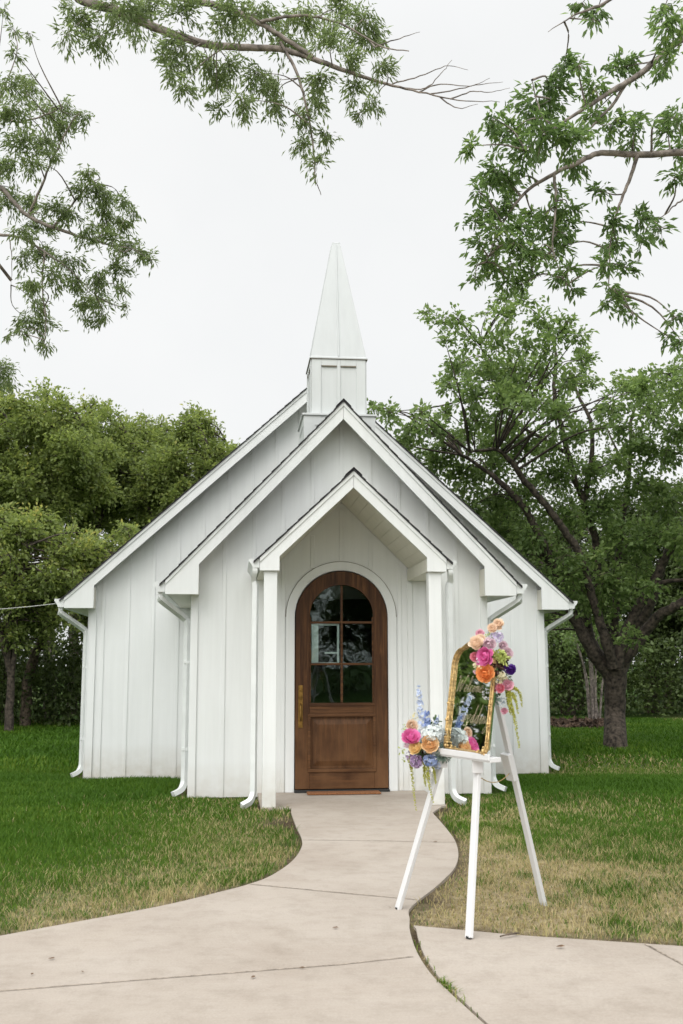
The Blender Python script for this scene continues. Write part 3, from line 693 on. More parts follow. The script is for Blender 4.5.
# mulch bed at the wood edge
q = np.array([(p.x, p.y) for p in BED]); n = 5200
P = np.column_stack([RNG.uniform(3.4, 6.9, n), RNG.uniform(23.7, 26.0, n)]); P = P[inside(P, BED)]; n = len(P)
zb = -.1 + .16 * np.exp(-((P[:, 1] - 24.9) / .8) ** 2) * RNG.random(n); s_ = .05 + .07 * RNG.random((n, 1)); a = RNG.normal(size=(n, 3)); a /= np.linalg.norm(a, axis=1, keepdims=True); b2 = np.cross(a, RNG.normal(size=(n, 3))); b2 /= np.linalg.norm(b2, axis=1, keepdims=True)
C3 = np.column_stack([P, zb]); V = np.stack([C3 - a * s_, C3 + b2 * s_ * .4, C3 + a * s_, C3 - b2 * s_ * .4], 1).reshape(-1, 3)
o = np_mesh('mulch', V, np.arange(n * 4).reshape(-1, 4), simple('bark_mulch', (.075, .048, .032), .95, noise=.4, scale=8)); tag(o, 'brown bark mulch in the bed at the wood edge', 'mulch', kind='stuff')
# fallen leaves on the concrete
def fallen(px, py, sz, rz, z=.006):
    sz *= .6
    bm = bmesh.new(); k = 9; top = []
    pts = [(0, 0), (.25, .16), (.5, .24), (.75, .16), (1, 0)]
    c = [bm.verts.new((x * sz, 0, .002 + .10 * sz * x * (1 - x))) for x, _ in pts]
    for sg in (-1, 1):
        e = [c[0]] + [bm.verts.new((x * sz, sg * w * sz, .002 + sz * .10 * x * (1 + .6 * sg))) for x, w in pts[1:-1]] + [c[-1]]
        for i in range(4):
            f = [c[i], c[i + 1]] + ([e[i + 1]] if e[i + 1] is not c[i + 1] else []) + ([e[i]] if e[i] is not c[i] else [])
            if len(f) > 2: bm.faces.new(f)
    o = from_bm('fallen_leaf', bm, MAT['deadleaf']); o.location = gnd(px, py, z); o.rotation_euler = (0, 0, rz)
    tag(o, 'small dry brown leaf lying on the concrete path', 'leaf', 'fallen leaves on the concrete')
for px, py, s_, r_ in ((48, 959, .055, .3), (31, 975, .04, 1.4), (83, 972.5, .035, 2), (251, 978, .05, .9), (299, 968, .045, .1), (332, 928, .06, .1), (433, 842, .06, .1), (391, 908, .035, 2.2), (556, 947, .08, .2)): fallen(px, py, s_, r_)
bm = bmesh.new(); sweep(bm, bez([gnd(500, 936.5, .008), gnd(508, 934.5, .014), gnd(519, 933, .008)], 4), [.004] * 4 + [.006] * 4 + [.004], n=5)
tag(from_bm('fallen_twig', bm, MAT['bark']), 'short dark twig on the pavement edge beside the front easel leg', 'twig')
# ------------------------------------------------------------------ vegetation
MAT['leaf_oak'] = leaf_mat('willow_oak_leaf', (.10, .14, .055), (.22, .285, .125), (.32, .37, .16), .58)
MAT['leaf_ash'] = leaf_mat('ash_leaf', (.07, .12, .04), (.175, .265, .095), (.30, .38, .13), .58)
MAT['leaf_elm'] = leaf_mat('shade_tree_leaf', (.07, .12, .038), (.215, .305, .105), (.36, .43, .18), .5)
MAT['leaf_wood'] = leaf_mat('wood_edge_leaf', (.10, .145, .042), (.27, .335, .105), (.46, .45, .14), .52)
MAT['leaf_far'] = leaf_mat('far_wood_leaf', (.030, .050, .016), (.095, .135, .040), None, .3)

def leaves(C, D, L, wr, rng, fold=.22, tint=None):
    """C base points, D directions (n,3), L lengths (n,) -> folded lance-shaped leaves"""
    n = len(C); D = D / np.linalg.norm(D, axis=1, keepdims=True)
    up = rng.normal(size=(n, 3)) + np.array([0, 0, 1.2]); S = np.cross(D, up); S /= np.linalg.norm(S, axis=1, keepdims=True) + 1e-9; Nn = np.cross(S, D)
    L = L[:, None]; W = L * wr / 2
    b = C; t = C + D * L - Nn * L * .08; lf = C + D * L * .45 + S * W + Nn * W * fold * 2; rt = C + D * L * .45 - S * W + Nn * W * fold * 2
    V = np.stack([b, lf, t, rt], 1).reshape(-1, 3); k = np.arange(n)[:, None] * 4
    F = np.concatenate([k + [[0, 2, 1]], k + [[0, 3, 2]]], 0)
    tn = rng.beta(2.2, 2.2, n) if tint is None else tint
    return V, F, np.repeat(tn, 4)
def unit(v): return v / (np.linalg.norm(v, axis=-1, keepdims=True) + 1e-9)
def clump_foliage(clumps, L, wr, per, rng, droop=.3, twig_n=5, flat=.85, accent_top=0.0, scat=.2):
    """twigs fan out of each clump's heart and carry the leaves; clumps [(center, radius)]"""
    CC, DD, LL, TT, tw = [], [], [], [], []
    for (c, r) in clumps:
        c = np.array(c); k = max(3, int(twig_n)); base_t = rng.beta(2, 2) * .35
        dirs = unit(rng.normal(size=(k, 3)) * [1, 1, flat]); n = max(6, int(per * (r ** 2) ))
        nt = max(3, n // k)
        for dv in dirs:
            ln = r * rng.uniform(.65, 1.12); s = np.sort(rng.random(nt)) ** .75
            pts = c + dv * (s * ln)[:, None] + np.array([0, 0, -droop]) * (s ** 2 * ln)[:, None]
            tw.append([c, c + dv * ln * .5 - [0, 0, droop * .25 * ln], c + dv * ln - [0, 0, droop * ln]])
            CC.append(pts + rng.normal(0, r * scat, (nt, 3)))
            dl = unit(dv + rng.normal(0, .55, (nt, 3)) + np.array([0, 0, -droop * 1.6])); DD.append(dl); LL.append(L * rng.uniform(.6, 1.15, nt))
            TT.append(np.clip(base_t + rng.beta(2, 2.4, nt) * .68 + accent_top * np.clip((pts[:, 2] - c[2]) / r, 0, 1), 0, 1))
    return leaves(np.concatenate(CC), np.concatenate(DD), np.concatenate(LL), wr, rng, tint=np.concatenate(TT)), tw
def tubes(polys, n=5):
    """polys: [(points, radii)] -> V,F quads"""
    VV, FF, off = [], [], 0
    for P, R in polys:
        P = np.array([tuple(p) for p in P], float); k = len(P); R = np.interp(np.linspace(0, 1, k), np.linspace(0, 1, len(R)), R)
        T = np.gradient(P, axis=0) if k > 2 else np.repeat([P[1] - P[0]], 2, 0); T = unit(T)
        ref = np.array([.3, .9, .1]); X = unit(np.cross(T, ref)); Y = np.cross(T, X)
        a = np.linspace(0, 2 * PI, n, endpoint=False)
        ring = P[:, None] + R[:, None, None] * (np.cos(a)[None, :, None] * X[:, None] + np.sin(a)[None, :, None] * Y[:, None])
        VV.append(ring.reshape(-1, 3)); i = np.arange(k - 1)[:, None] * n; j = np.arange(n); j2 = (j + 1) % n
        F = np.stack([i + j, i + j2, i + n + j2, i + n + j], -1).reshape(-1, 4); FF.append(F + off); off += k * n
    return np.concatenate(VV), np.concatenate(FF)
def wob(P, amp, rng, sub=5):
    Q = bez(P, sub); return [q + Vector(rng.normal(0, amp, 3)) if 0 < i < len(Q) - 1 else q for i, q in enumerate(Q)]
def build_tree(name, base, label, cat, leafmat, barkmat, trunk, limbs, clumps, L, wr, per, seed, droop=.3, twig_n=6, group=None, twig_r=.004, link_r=.012, accent_top=0, flat=.85):
    """trunk (pts,radii), limbs [(pts,radii)], world coordinates; clumps hang from the nearest limb by a curved branch"""
    rng = np.random.default_rng(seed); base = Vector(base)
    root = empty(name, base); tag(root, label, cat, group)
    def put(nm, V, F, mat, at_=None): 
        o = np_mesh(nm, np.asarray(V) - np.array(base), F, mat, root, attrs=at_, smooth=(at_ is None)); return o
    tp = wob(trunk[0], .005, rng); V, F = tubes([(tp, trunk[1])], 14); put('trunk', V, F, barkmat)
    lp = [(wob(p, .008 * (1 if r[0] > .06 else .3), rng), r) for p, r in limbs]
    for p, r in lp:
        V, F = tubes([(p, r)], 8); put('limb', V, F, barkmat)
    # connecting branches
    allp = np.array([tuple(q) for p, r in lp for q in p] + [tuple(q) for q in tp[len(tp) // 2:]])
    br = []
    for c, r in clumps:
        c = np.array(c); dd = np.linalg.norm(allp - c, axis=1); j = int(np.argmin(dd + .25 * np.maximum(0, allp[:, 2] - c[2])))
        if dd[j] < r * .25: continue
        a = allp[j]; mid = (a + c) / 2 + rng.normal(0, .08 * dd[j], 3) + np.array([0, 0, .08 * dd[j]])
        br.append(([Vector(x) for x in bez([Vector(a), Vector(mid), Vector(c)], 4)], (min(.026, link_r * (.5 + dd[j])), twig_r)))
    (V, F, T), tw = clump_foliage(clumps, L, wr, per, rng, droop, twig_n, flat, accent_top)
    br += [(t_, (twig_r, twig_r * .35)) for t_ in tw]
    V2, F2 = tubes(br, 4); put('branches', V2, F2, barkmat)
    put('crown', V, F, leafmat, {'tint': T})
    return root
def px_clumps(lst, ox, oy, z, d, jd, rng, rs=1.0):
    out = []
    for x, y, r in lst:
        dd = d + rng.uniform(-jd, jd); out.append((tuple(at(ox + x / z, oy + y / z, dd)), r / z * dd / FPX * rs))
    return out
def L2(pts, d0, d1): # pixel polyline to a limb, depth running d0..d1
    k = len(pts); return [at(x, y, d0 + (d1 - d0) * i / (k - 1)) for i, (x, y) in enumerate(pts)]

# --- overhanging ash, trunk beyond the right edge of the frame
rng = np.random.default_rng(5)
A = [(300,240,60),(270,300,65),(200,370,55),(150,330,32),(90,410,32),(160,480,48),(240,420,60),(290,370,60),(370,390,60),(380,450,42),(350,180,42),(390,185,18),(430,250,50),(430,320,38),(500,190,42),(545,165,32),(480,350,42),(545,350,42),(530,400,30),
 (650,60,48),(630,25,32),(640,150,42),(620,200,28),(660,330,48),(640,370,38),(670,420,42),(660,500,36),(440,30,32),(400,8,28),(432,55,20),(450,535,28),
 (110,540,28),(100,620,36),(190,560,36),(160,640,46),(220,640,46),(130,730,46),(100,780,26),(240,710,42),(300,640,46),(360,580,36),(330,700,42),(360,760,34),(370,810,28),(200,740,28),(330,540,26),
 (490,620,36),(560,610,40),(620,640,30),(500,680,42),(470,740,36),(520,750,32),(480,810,32),(470,850,26),(540,880,20),(520,860,28),(570,670,30),(660,890,28),(640,945,22),(680,960,28),(120,590,30),(160,600,32),(110,680,32),(170,690,34),(210,680,32),(150,760,30),(190,790,30),(230,800,30),(260,770,30),(280,700,34),(330,650,34),(350,620,30),(310,590,30),(260,600,30),(130,500,30),(200,520,32),(330,780,26)]
cl = px_clumps(A, 440, 0, 2.81, 7.6, .45, rng, 1.12)
for _ in range(26):   # the rest of the crown beyond the frame
    cl.append(((rng.uniform(3.4, 7.5), rng.uniform(5.2, 10.5), rng.uniform(4.6, 8.6)), rng.uniform(.15, .3)))
TB = Vector((6.2, 8.0, -.06)); TT_ = [TB, TB + Vector((.05, 0, 2)), TB + Vector((-.1, .05, 4.2)), TB + Vector((.05, 0, 6.2)), TB + Vector((.3, .1, 8.6))]
s1 = TT_[2].lerp(TT_[3], .5); s2 = TT_[2]; s3 = TT_[3]
build_tree('ash_tree', TB, 'leafy tree right of the frame whose broad-leaved branches hang over the lawn', 'tree', MAT['leaf_ash'], MAT['bark_pale'], (TT_, (.24, .2, .16, .05)),
  [([s1, at(760, 10, 7.7)] + L2([(683,39),(660,57),(639,75),(618,87),(593,103),(557,126),(525,150)], 7.7, 7.4), (.03, .026, .02, .004)),
   ([s2, at(760, 150, 7.8)] + L2([(700,152),(671,153),(639,155),(607,153),(593,155),(575,164),(554,174),(529,189),(511,210),(497,235),(486,262)], 7.7, 7.5), (.032, .026, .016, .003)),
   (L2([(637.5,155),(630,178),(622,198),(616,215),(610,250),(609,290)], 7.65, 7.7), (.016, .004)), (L2([(554,174),(556,195),(555.5,213),(553,250),(566,285)], 7.5, 7.4), (.012, .004)),
   (L2([(627,82),(612,105),(586,132),(566,150)], 7.6, 7.5), (.015, .004)), (L2([(560,128),(545,120),(538,105),(532,80)], 7.45, 7.4), (.008, .003)), (L2([(690,195),(675,205),(665,215),(650,222)], 7.7, 7.6), (.008, .002)),
   (L2([(690,-20),(640,-15),(600,5),(575,15),(548,32)], 7.5, 7.3), (.02, .002)),
   ([s3, Vector((5.2, 7, 7.2)), Vector((4.2, 6.6, 7.8))], (.06, .01)), ([s2, Vector((7.4, 9, 6)), Vector((8, 10, 7))], (.07, .01))],
  cl, .072, .36, 9000, 21, droop=.4, twig_n=8, link_r=.010, twig_r=.0028)

# --- overhanging willow oak, trunk beyond the left edge of the frame
rng = np.random.default_rng(6)
B1 = [(40,30,34),(25,50,18),(75,55,22),(110,18,36),(130,40,22),(95,8,22),(150,12,28),(200,18,34),(180,92,22),(200,68,32),(185,110,16),(240,90,28),(205,130,20),(262,118,22),(272,98,26),(255,165,16),(290,150,24),(312,110,26),(340,160,22),(340,122,26),(320,18,36),(280,14,32),(262,40,26),(380,18,36),(440,14,36),(478,30,32),(430,58,32),(482,58,26),(500,100,22),(452,90,26),(462,130,24),(490,155,18),(470,172,12),(400,150,24),(382,180,20),(420,206,18),(384,215,20),(406,246,18),(362,60,26),(410,120,24)]
B2 = [(30,240,55),(90,240,36),(40,310,55),(120,310,45),(180,310,36),(240,330,32),(60,400,55),(130,390,40),(180,360,36),(150,440,26),(90,460,36),(30,470,46),(30,560,46),(90,560,36),(150,590,42),(200,600,36),(120,640,36),(60,650,36),(250,490,30),(270,530,36),(230,540,36),(300,550,36),(350,570,30),(290,600,42),(340,620,36),(380,600,20),(250,650,36),(320,680,42),(370,700,40),(410,720,30),(432,740,16),(70,730,32),(130,720,42),(200,740,40),(150,780,42),(220,800,36),(280,780,40),(330,770,40),(350,820,20),(240,860,40),(290,890,30),(280,850,36),(360,870,16),(90,800,36),(100,860,36),(80,910,32),(130,920,36),(60,940,22),(130,980,22),(20,955,10),(40,150,22),(10,30,18),(40,85,18),(85,95,16)]
cl = px_clumps(B1, 50, 0, 1.518, 7.8, .5, rng, 1.1) + px_clumps(B2, 0, 0, 2.845, 9.0, .7, rng, 1.15)
for _ in range(36):
    cl.append(((rng.uniform(-8, -3.4), rng.uniform(5.5, 11.5), rng.uniform(4.4, 9)), rng.uniform(.15, .32)))
for _ in range(6): cl.append(((rng.uniform(-3.4, 0), rng.uniform(6.2, 9), rng.uniform(7.7, 9)), rng.uniform(.15, .28)))
TB = Vector((-6.2, 8.6, -.06)); TT_ = [TB, TB + Vector((.05, 0, 2)), TB + Vector((.1, .05, 4.6)), TB + Vector((.0, 0, 6.6)), TB + Vector((.2, .1, 9.2))]
s2 = TT_[2]; s3 = TT_[3]
tw = lambda *p: (L2(p, 7.7, 7.6), (.006, .0015))
build_tree('willow_oak', TB, 'narrow-leaved tree left of the frame whose fine branches hang over the path', 'tree', MAT['leaf_oak'], MAT['bark_pale'], (TT_, (.30, .25, .2, .05)),
  [([s3, at(-60, -60, 8.2)] + L2([(60,-14),(83,0),(122,13),(162,30),(201,43),(241,47),(280,49),(313,59),(346,71),(386,84),(419,92),(458,100),(500,102)], 8.0, 7.6), (.05, .042, .034, .028, .02, .008, .002)),
   ([s3, at(40, -80, 7.9)] + L2([(150,-14),(191,0),(221,6.6),(254,20),(280,36),(313,57)], 7.8, 7.75), (.04, .03, .022, .016)),
   (L2([(261,22),(285,17),(313,16.5),(346,26),(379,46),(409,51)], 7.75, 7.6), (.014, .004)),
   (L2([(280,42),(297,72),(304,98),(310,125),(314,152),(315.5,178),(321,195)], 7.75, 7.7), (.013, .0025)), tw((392,84),(420,76),(445,66),(468,70)), tw((419,92),(440,84),(471,86),(490,78)), tw((430,94),(455,90),(480,84),(503,82)), tw((400,87),(425,88),(441,73),(452,60)), tw((440,97),(458,108),(478,104)), tw((375,47),(400,38),(420,32)), tw((450,99),(470,92),(488,92),(510,88)),
   ([s2, at(-120, 165, 9.3)] + L2([(-30,176),(0,188),(14,202),(28,216),(53,227),(77,235.5),(102,242.5),(125,252)], 9.2, 8.9), (.04, .024, .018, .014, .003)),
   ([s2, at(-120, 240, 9.3)] + L2([(-20,236),(0,235),(22,238),(45,252),(70,270),(95,295)], 9.2, 9.0), (.03, .012, .003)),
   (L2([(28,216),(40,190),(52,160),(70,125),(80,112)], 9.1, 9.0), (.014, .003)), (L2([(53,227),(72,205),(88,185),(100,178)], 9.0, 8.9), (.012, .003)),
   (L2([(-25,120),(0,118),(20,122),(45,115),(62,108)], 9.3, 9.1), (.016, .003)), (L2([(10,240),(12,260),(11,285)], 9.1, 9.1), (.005, .0015)), (L2([(45,252),(42,285),(46,320),(44,345)], 9.0, 9.0), (.010, .002)),
   ([s3, Vector((-4.8, 7.5, 7.8)), Vector((-3.4, 7, 8.4)), Vector((-1, 7.4, 8.6))], (.08, .01)), ([s2, Vector((-7.6, 9.6, 6)), Vector((-8.4, 10.4, 7))], (.08, .01))],
  cl, .062, .25, 14500, 22, droop=.5, twig_n=8, link_r=.007, twig_r=.0017)

# --- the big shade tree right of the chapel
rng = np.random.default_rng(8)
E1 = [(350,60,38),(380,110,42),(310,100,46),(270,90,18),(140,90,18),(170,110,32),(210,110,32),(240,150,42),(180,150,28),(290,150,46),(350,150,46),(420,130,36),(460,140,36),(440,110,26),(470,190,30),(490,235,20),(440,230,40),(390,210,46),(330,210,46),(270,210,46),(210,200,36),(190,240,30),(240,260,40),(300,270,46),(360,280,50),(420,300,46),(250,320,40),(300,340,50),(200,360,46),(150,330,36),(110,330,36),(60,300,30),(30,290,20),(130,300,26),(100,370,36),(160,400,46),(220,430,50),(280,410,46),(340,370,46),(400,370,46),(460,350,36),(280,480,55),(230,500,46),(300,560,55),(350,470,50),(360,560,55),(420,430,46),(430,520,55),(480,420,42),(500,500,55),
 (530,290,36),(560,250,42),(600,250,46),(650,220,42),(680,260,46),(620,300,46),(680,330,46),(560,330,36),(590,370,46),(650,380,42),(540,400,36),(590,450,55),(650,480,55),(540,560,55),(620,560,55),(690,560,50),(510,330,20),(335,30,20),(300,60,26),(400,165,40),(330,260,40),(270,380,40),(180,300,22)]
cl = px_clumps([c_ for c_ in E1 if c_[1] <= 330], 360, 270, 2.115, 17, 1.7, rng) + px_clumps([c_ for c_ in E1 if c_[1] > 330], 360, 270, 2.115, 18.8, .9, rng)
cl += [(c_, r_) for c_, r_ in px_clumps([(x, y, r) for x, y, r in E1 if y > 180], 360, 270, 2.115, 18.3, .8, rng)]
for _ in range(75): cl.append((tuple(at(rng.uniform(690, 900), rng.uniform(330, 620), 17 + rng.uniform(-2, 2.2))), rng.uniform(.3, .5)))
for _ in range(34): cl.append((tuple(at(rng.uniform(440, 690), rng.uniform(540, 640), 18.3 + rng.uniform(-1, 1.2))), rng.uniform(.28, .45)))
base = gnd(615.5, 748, -.10); D0 = base.y; f_ = lambda p, j0, j1: L2(p, D0 + j0, D0 + j1)
S = D0 / FPX
build_tree('shade_tree', base, 'large spreading tree on the lawn right of the chapel with many upright limbs', 'tree', MAT['leaf_elm'], MAT['bark_dark'],
  ([base + Vector((0, 0, -.1)), base + Vector((0, 0, .08))] + [at(x, y, D0) for x, y in ((615, 715), (615, 690), (614.3, 668), (613.5, 648))], [13 * S, 11.6 * S, 10.2 * S, 10.6 * S, 12.5 * S, 6 * S]),
  [(f_([(612,676),(600,662),(593,652),(581,630),(569,608),(557,575),(549,558),(542,542),(533,524),(524.6,507),(506,488),(485,470),(462,455)], 0, -1.2), (.14, .12, .10, .085, .075, .065, .05, .02)),
   (f_([(613,668),(607,645),(600,622),(593,599),(586,575),(578,551),(567,534),(554,516),(540,498),(524.6,480),(512,463),(497,450),(470,452)], -.3, -1.6), (.10, .08, .07, .06, .05, .02)),
   (f_([(614,664),(605,630),(599,599),(597,570),(596,542),(590,522),(584,504),(579,490),(575,480),(568,454),(560,420),(554,393),(556,355),(545,320)], .2, .3), (.10, .075, .065, .055, .045, .015)),
   (f_([(584,504),(588,480),(592,455),(590,420),(578,395),(570,370)], .2, .6), (.06, .02)),
   (f_([(614,664),(614,634),(616,600),(618,569),(620,540),(622.7,516),(626,498),(628.6,480),(632,421),(638,400)], .3, .8), (.085, .065, .05, .02)),
   (f_([(617,668),(622.7,640),(633,618),(643.5,599),(655,580),(664,560),(673,545),(683,533),(700,505),(715,470)], -.2, -.8), (.11, .08, .065, .02)),
   (f_([(618,670),(631.6,649),(645,632),(658,617),(670,609),(683,602),(710,590),(740,570)], .0, -1.2), (.13, .10, .08, .03)),
   (f_([(617,672),(628,648),(640,623),(652,596),(662,568),(670,535),(668,500)], .4, 1.0), (.17, .14, .11, .06, .03)),
   (f_([(650,590),(658,584),(670,581),(683,580),(700,575),(720,560)], -.3, -.9), (.05, .02)),
   (f_([(608,668),(590,640),(585,610),(576,590),(560,560),(545,540)], .6, 1.6), (.12, .09, .04)),
   (f_([(628.6,480),(622,460),(612,440),(606,425)], .8, 1.0), (.03, .012)), (f_([(568,454),(545,440),(520,425),(500,400),(480,345)], .3, -.4), (.04, .01))],
  cl, .11, .58, 1650, 23, droop=.15, twig_n=9, link_r=.009, twig_r=.0045, flat=.8)
# --- woods behind ----------------------------------------------------
def wood_tree(name, px, d, top, hw, bottom, label, seed, leafmat, L=.135, n_cl=46, per=1150, group=None, trunk_r=.17, lean=0, accent=.15, cat='tree'):
    """free-standing tree at depth d: px centre, crown top / bottom rows and half width as they appear in the photograph"""
    rng = np.random.default_rng(seed); r = ray(px, 700); base = Vector((r.x * d, r.y * d, -.12))
    s = d / FPX; ztop = at(px, top, d).z; zbot = max(1.0, at(px, bottom, d).z); hwm = hw * s; H = (ztop - zbot) / 2; cz = (ztop + zbot) / 2
    cl = []
    # lobes: a handful of big boughs, each a cluster of clumps
    for li in range(22):
        zz_ = 1 - 2 * (li + .5) / 22; aa_ = li * 2.399963 + rng.uniform(0, .6); v = np.array([math.cos(aa_) * math.sqrt(1 - zz_ ** 2), math.sin(aa_) * math.sqrt(1 - zz_ ** 2), zz_]); q = rng.uniform(.55, .82)
        if li % 5 == 4: q *= .45
        lc = np.array([base.x + lean + v[0] * hwm * q, base.y + v[1] * hwm * .8 * q, cz + v[2] * H * q])
        lr = rng.uniform(.22, .36)
        for _ in range(n_cl // 8):
            w = unit(rng.normal(size=3)) * rng.uniform(.4, 1.0) * np.array([hwm, hwm * .8, H]) * lr
            cl.append((tuple(lc + w), rng.uniform(.075, .125) * (hwm + H)))
    tp = [base + Vector((0, 0, -.1)), base + Vector((lean * .2, 0, zbot * .6)), base + Vector((lean * .7, 0, zbot + H * .5)), base + Vector((lean, 0, zbot + H * 1.4))]
    limbs = []
    for k in range(5):
        a = rng.uniform(0, 2 * PI); z0 = zbot * rng.uniform(.55, 1.0); e = Vector((base.x + lean + math.cos(a) * hwm * .65, base.y + math.sin(a) * hwm * .5, cz + H * rng.uniform(-.2, .6)))
        st = base + Vector((lean * .3, 0, z0)); limbs.append(([st, st.lerp(e, .45) + Vector((0, 0, .25 * H)), e], (trunk_r * .55, trunk_r * .12)))
    return build_tree(name, base, label, cat, leafmat, MAT['bark_dark'], (tp, (trunk_r, trunk_r * .8, trunk_r * .5, trunk_r * .2)), limbs, cl, L, .55, per, seed, droop=.12, twig_n=8, group=group, link_r=.02, twig_r=.012, accent_top=accent, flat=.75)
W = MAT['leaf_wood']; MAT['leaf_brightened'] = leaf_mat('brightened_green_leaf', (.15, .22, .06), (.30, .40, .13), (.42, .46, .2), .5)  # brightened leaf colour stands in for light on the shaded mirror trees
LW = 'trees at the wood edge left of the chapel'
wood_tree('wood_tree', 5, 27, 366, 105, 545, 'tallest tree of the left wood edge, at the left border of the photo', 31, W, n_cl=70, group=LW)
wood_tree('wood_tree', 72, 31, 388, 85, 550, 'tree with a rounded crown, second highest of the left wood edge', 32, W, n_cl=60, group=LW)
wood_tree('wood_tree', 128, 33, 402, 62, 545, 'narrow tree between the rounded crowns of the left wood edge', 33, W, n_cl=50, group=LW)
wood_tree('wood_tree', 176, 30, 402, 72, 545, 'green tree whose crown meets the left slope of the chapel roof', 34, W, n_cl=60, group=LW, accent=0)
wood_tree('wood_tree', 232, 33, 425, 55, 560, 'tree partly hidden behind the left slope of the chapel roof', 35, W, n_cl=46, group=LW, accent=0)
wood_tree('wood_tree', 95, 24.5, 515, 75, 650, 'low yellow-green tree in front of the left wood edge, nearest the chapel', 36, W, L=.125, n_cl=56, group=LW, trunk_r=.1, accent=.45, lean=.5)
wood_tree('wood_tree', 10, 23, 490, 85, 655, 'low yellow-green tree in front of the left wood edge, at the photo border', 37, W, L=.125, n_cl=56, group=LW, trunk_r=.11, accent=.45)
wood_tree('wood_tree', -95, 27, 400, 80, 640, 'tree of the left wood edge just beyond the photo border', 38, W, n_cl=56, group=LW)
wood_tree('wood_tree', -260, 25, 380, 120, 640, 'tree of the left wood edge well beyond the photo border, seen only in the mirror', 39, MAT['leaf_brightened'], n_cl=56, group=LW)
for i_, (x_, y_) in enumerate(((-15, 17), (-18, 13), (-14, 21), (-19, 18))):
    px_ = 341.5 + FPX * x_ / y_; wood_tree('wood_tree', px_, y_, 663 - FPX * 10 / y_, FPX * 3.4 / y_, 640, ('tree left of the lawn, seen only in the gilt mirror, nearest the chapel', 'tree left of the lawn, seen only in the gilt mirror, nearest the viewer', 'tree left of the lawn, seen only in the gilt mirror, farthest back', 'tree left of the lawn, seen only in the gilt mirror, farthest left')[i_], 70 + i_, MAT['leaf_brightened'], n_cl=42, group='trees left of the lawn', L=.26, per=240)
RW = 'trees of the wood behind the shade tree'
F_ = MAT['leaf_far']
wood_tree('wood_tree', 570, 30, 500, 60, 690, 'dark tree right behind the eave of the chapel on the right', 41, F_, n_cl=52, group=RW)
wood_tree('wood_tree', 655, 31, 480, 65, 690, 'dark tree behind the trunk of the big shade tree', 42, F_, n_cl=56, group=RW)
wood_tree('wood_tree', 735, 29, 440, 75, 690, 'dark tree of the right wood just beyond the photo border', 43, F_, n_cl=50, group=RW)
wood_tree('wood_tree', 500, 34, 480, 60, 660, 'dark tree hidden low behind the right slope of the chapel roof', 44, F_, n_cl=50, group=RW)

# leaning dark trunk and bare stems inside the left wood edge
def stem(pts, r, label, mat, grp=None):
    P = [at(*p) for p in pts]; b = P[0].copy(); b.z = -.15
    rt = empty('bare_tree', b); tag(rt, label, 'tree', grp)
    V, F = tubes([(wob([b] + P, .01, RNG), r)], 8); np_mesh('trunk', V - np.array(b), F, mat, rt, smooth=True)
    return rt
stem([(27, 690, 25), (33, 660, 25), (42, 640, 25), (52, 610, 25)], (.14, .10), 'leaning dark trunk at the left wood edge', MAT['bark'])
stem([(50, 690, 28), (49, 660, 28), (47, 630, 28), (46, 580, 28)], (.17, .13), 'straight grey-brown trunk in the left wood edge', MAT['bark_pale'])
stem([(70, 700, 30), (70, 650, 30), (71, 610, 30)], (.05, .04), 'thin pale stem standing in the gap of the left wood edge', MAT['bark_pale'])

for px_, d_, r_, nm_ in ((563, 30.5, .09, 'slim dark trunk nearest the chapel in the wood on the right'), (580, 33, .13, 'second dark trunk from the chapel in the wood on the right'), (648, 31, .12, 'dark trunk in the wood right of the big shade tree'), (668, 34, .16, 'thick dark trunk in the wood at the right photo border')):
    stem([(px_, 705, d_), (px_ + 1, 670, d_), (px_ + 3, 630, d_), (px_ + 4, 580, d_)], (r_, r_ * .7), nm_, MAT['bark'])
# undergrowth and deep wood: one mass nobody could count
def mass(name, boxes, seed, L, label, mat):
    rng = np.random.default_rng(seed); CC = []
    for (x0, x1, y0, y1, z1, n) in boxes:
        P = np.column_stack([rng.uniform(x0, x1, n), rng.uniform(y0, y1, n)])
        top = z1 * (.3 + 1.1 * vnoise(P, .45)) * (.7 + .6 * vnoise(P + 5, 1.3)); z = -.1 + top * rng.random(n) ** .8
        CC.append(np.column_stack([P, z]))
    C = np.concatenate(CC); n = len(C); D = rng.normal(size=(n, 3)); 
    V, F, T = leaves(C, D, L * rng.uniform(.5, 1.2, n), .6, rng)
    o = np_mesh(name, V, F, mat, attrs={'tint': T}); tag(o, label, 'undergrowth', kind='stuff'); return o
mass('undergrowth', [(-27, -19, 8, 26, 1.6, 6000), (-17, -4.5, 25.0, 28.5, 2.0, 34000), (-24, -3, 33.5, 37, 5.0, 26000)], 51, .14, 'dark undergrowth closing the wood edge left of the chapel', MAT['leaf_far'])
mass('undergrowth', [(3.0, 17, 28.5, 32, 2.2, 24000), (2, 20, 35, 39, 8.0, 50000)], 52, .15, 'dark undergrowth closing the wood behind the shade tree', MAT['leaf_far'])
mass('undergrowth', [(-2, 26, -33, -29, 6.0, 16000)], 53, .3, 'unseen leaf mass added behind the camera to darken the door glass', MAT['leaf_far'])  # out-of-view mass, added so the door panes reflect dark
# unseen trees added behind the camera to darken reflections in the door glass
for i_, (x_, y_) in enumerate(((3, -24), (10, -26), (16, -23))):
    tn = wood_tree('reflection_tree', 341.5 + FPX * x_ / 20, 20, 663 - FPX * 6.5 / 20, FPX * 3.2 / 20, 655, 'unseen tree added behind the camera to darken the door glass, ' + ('leftmost', 'middle one', 'rightmost')[i_] + ' of three', 90 + i_, F_, n_cl=44, group='unseen trees added behind the camera', L=.28, per=420)
    tn.location.y = y_
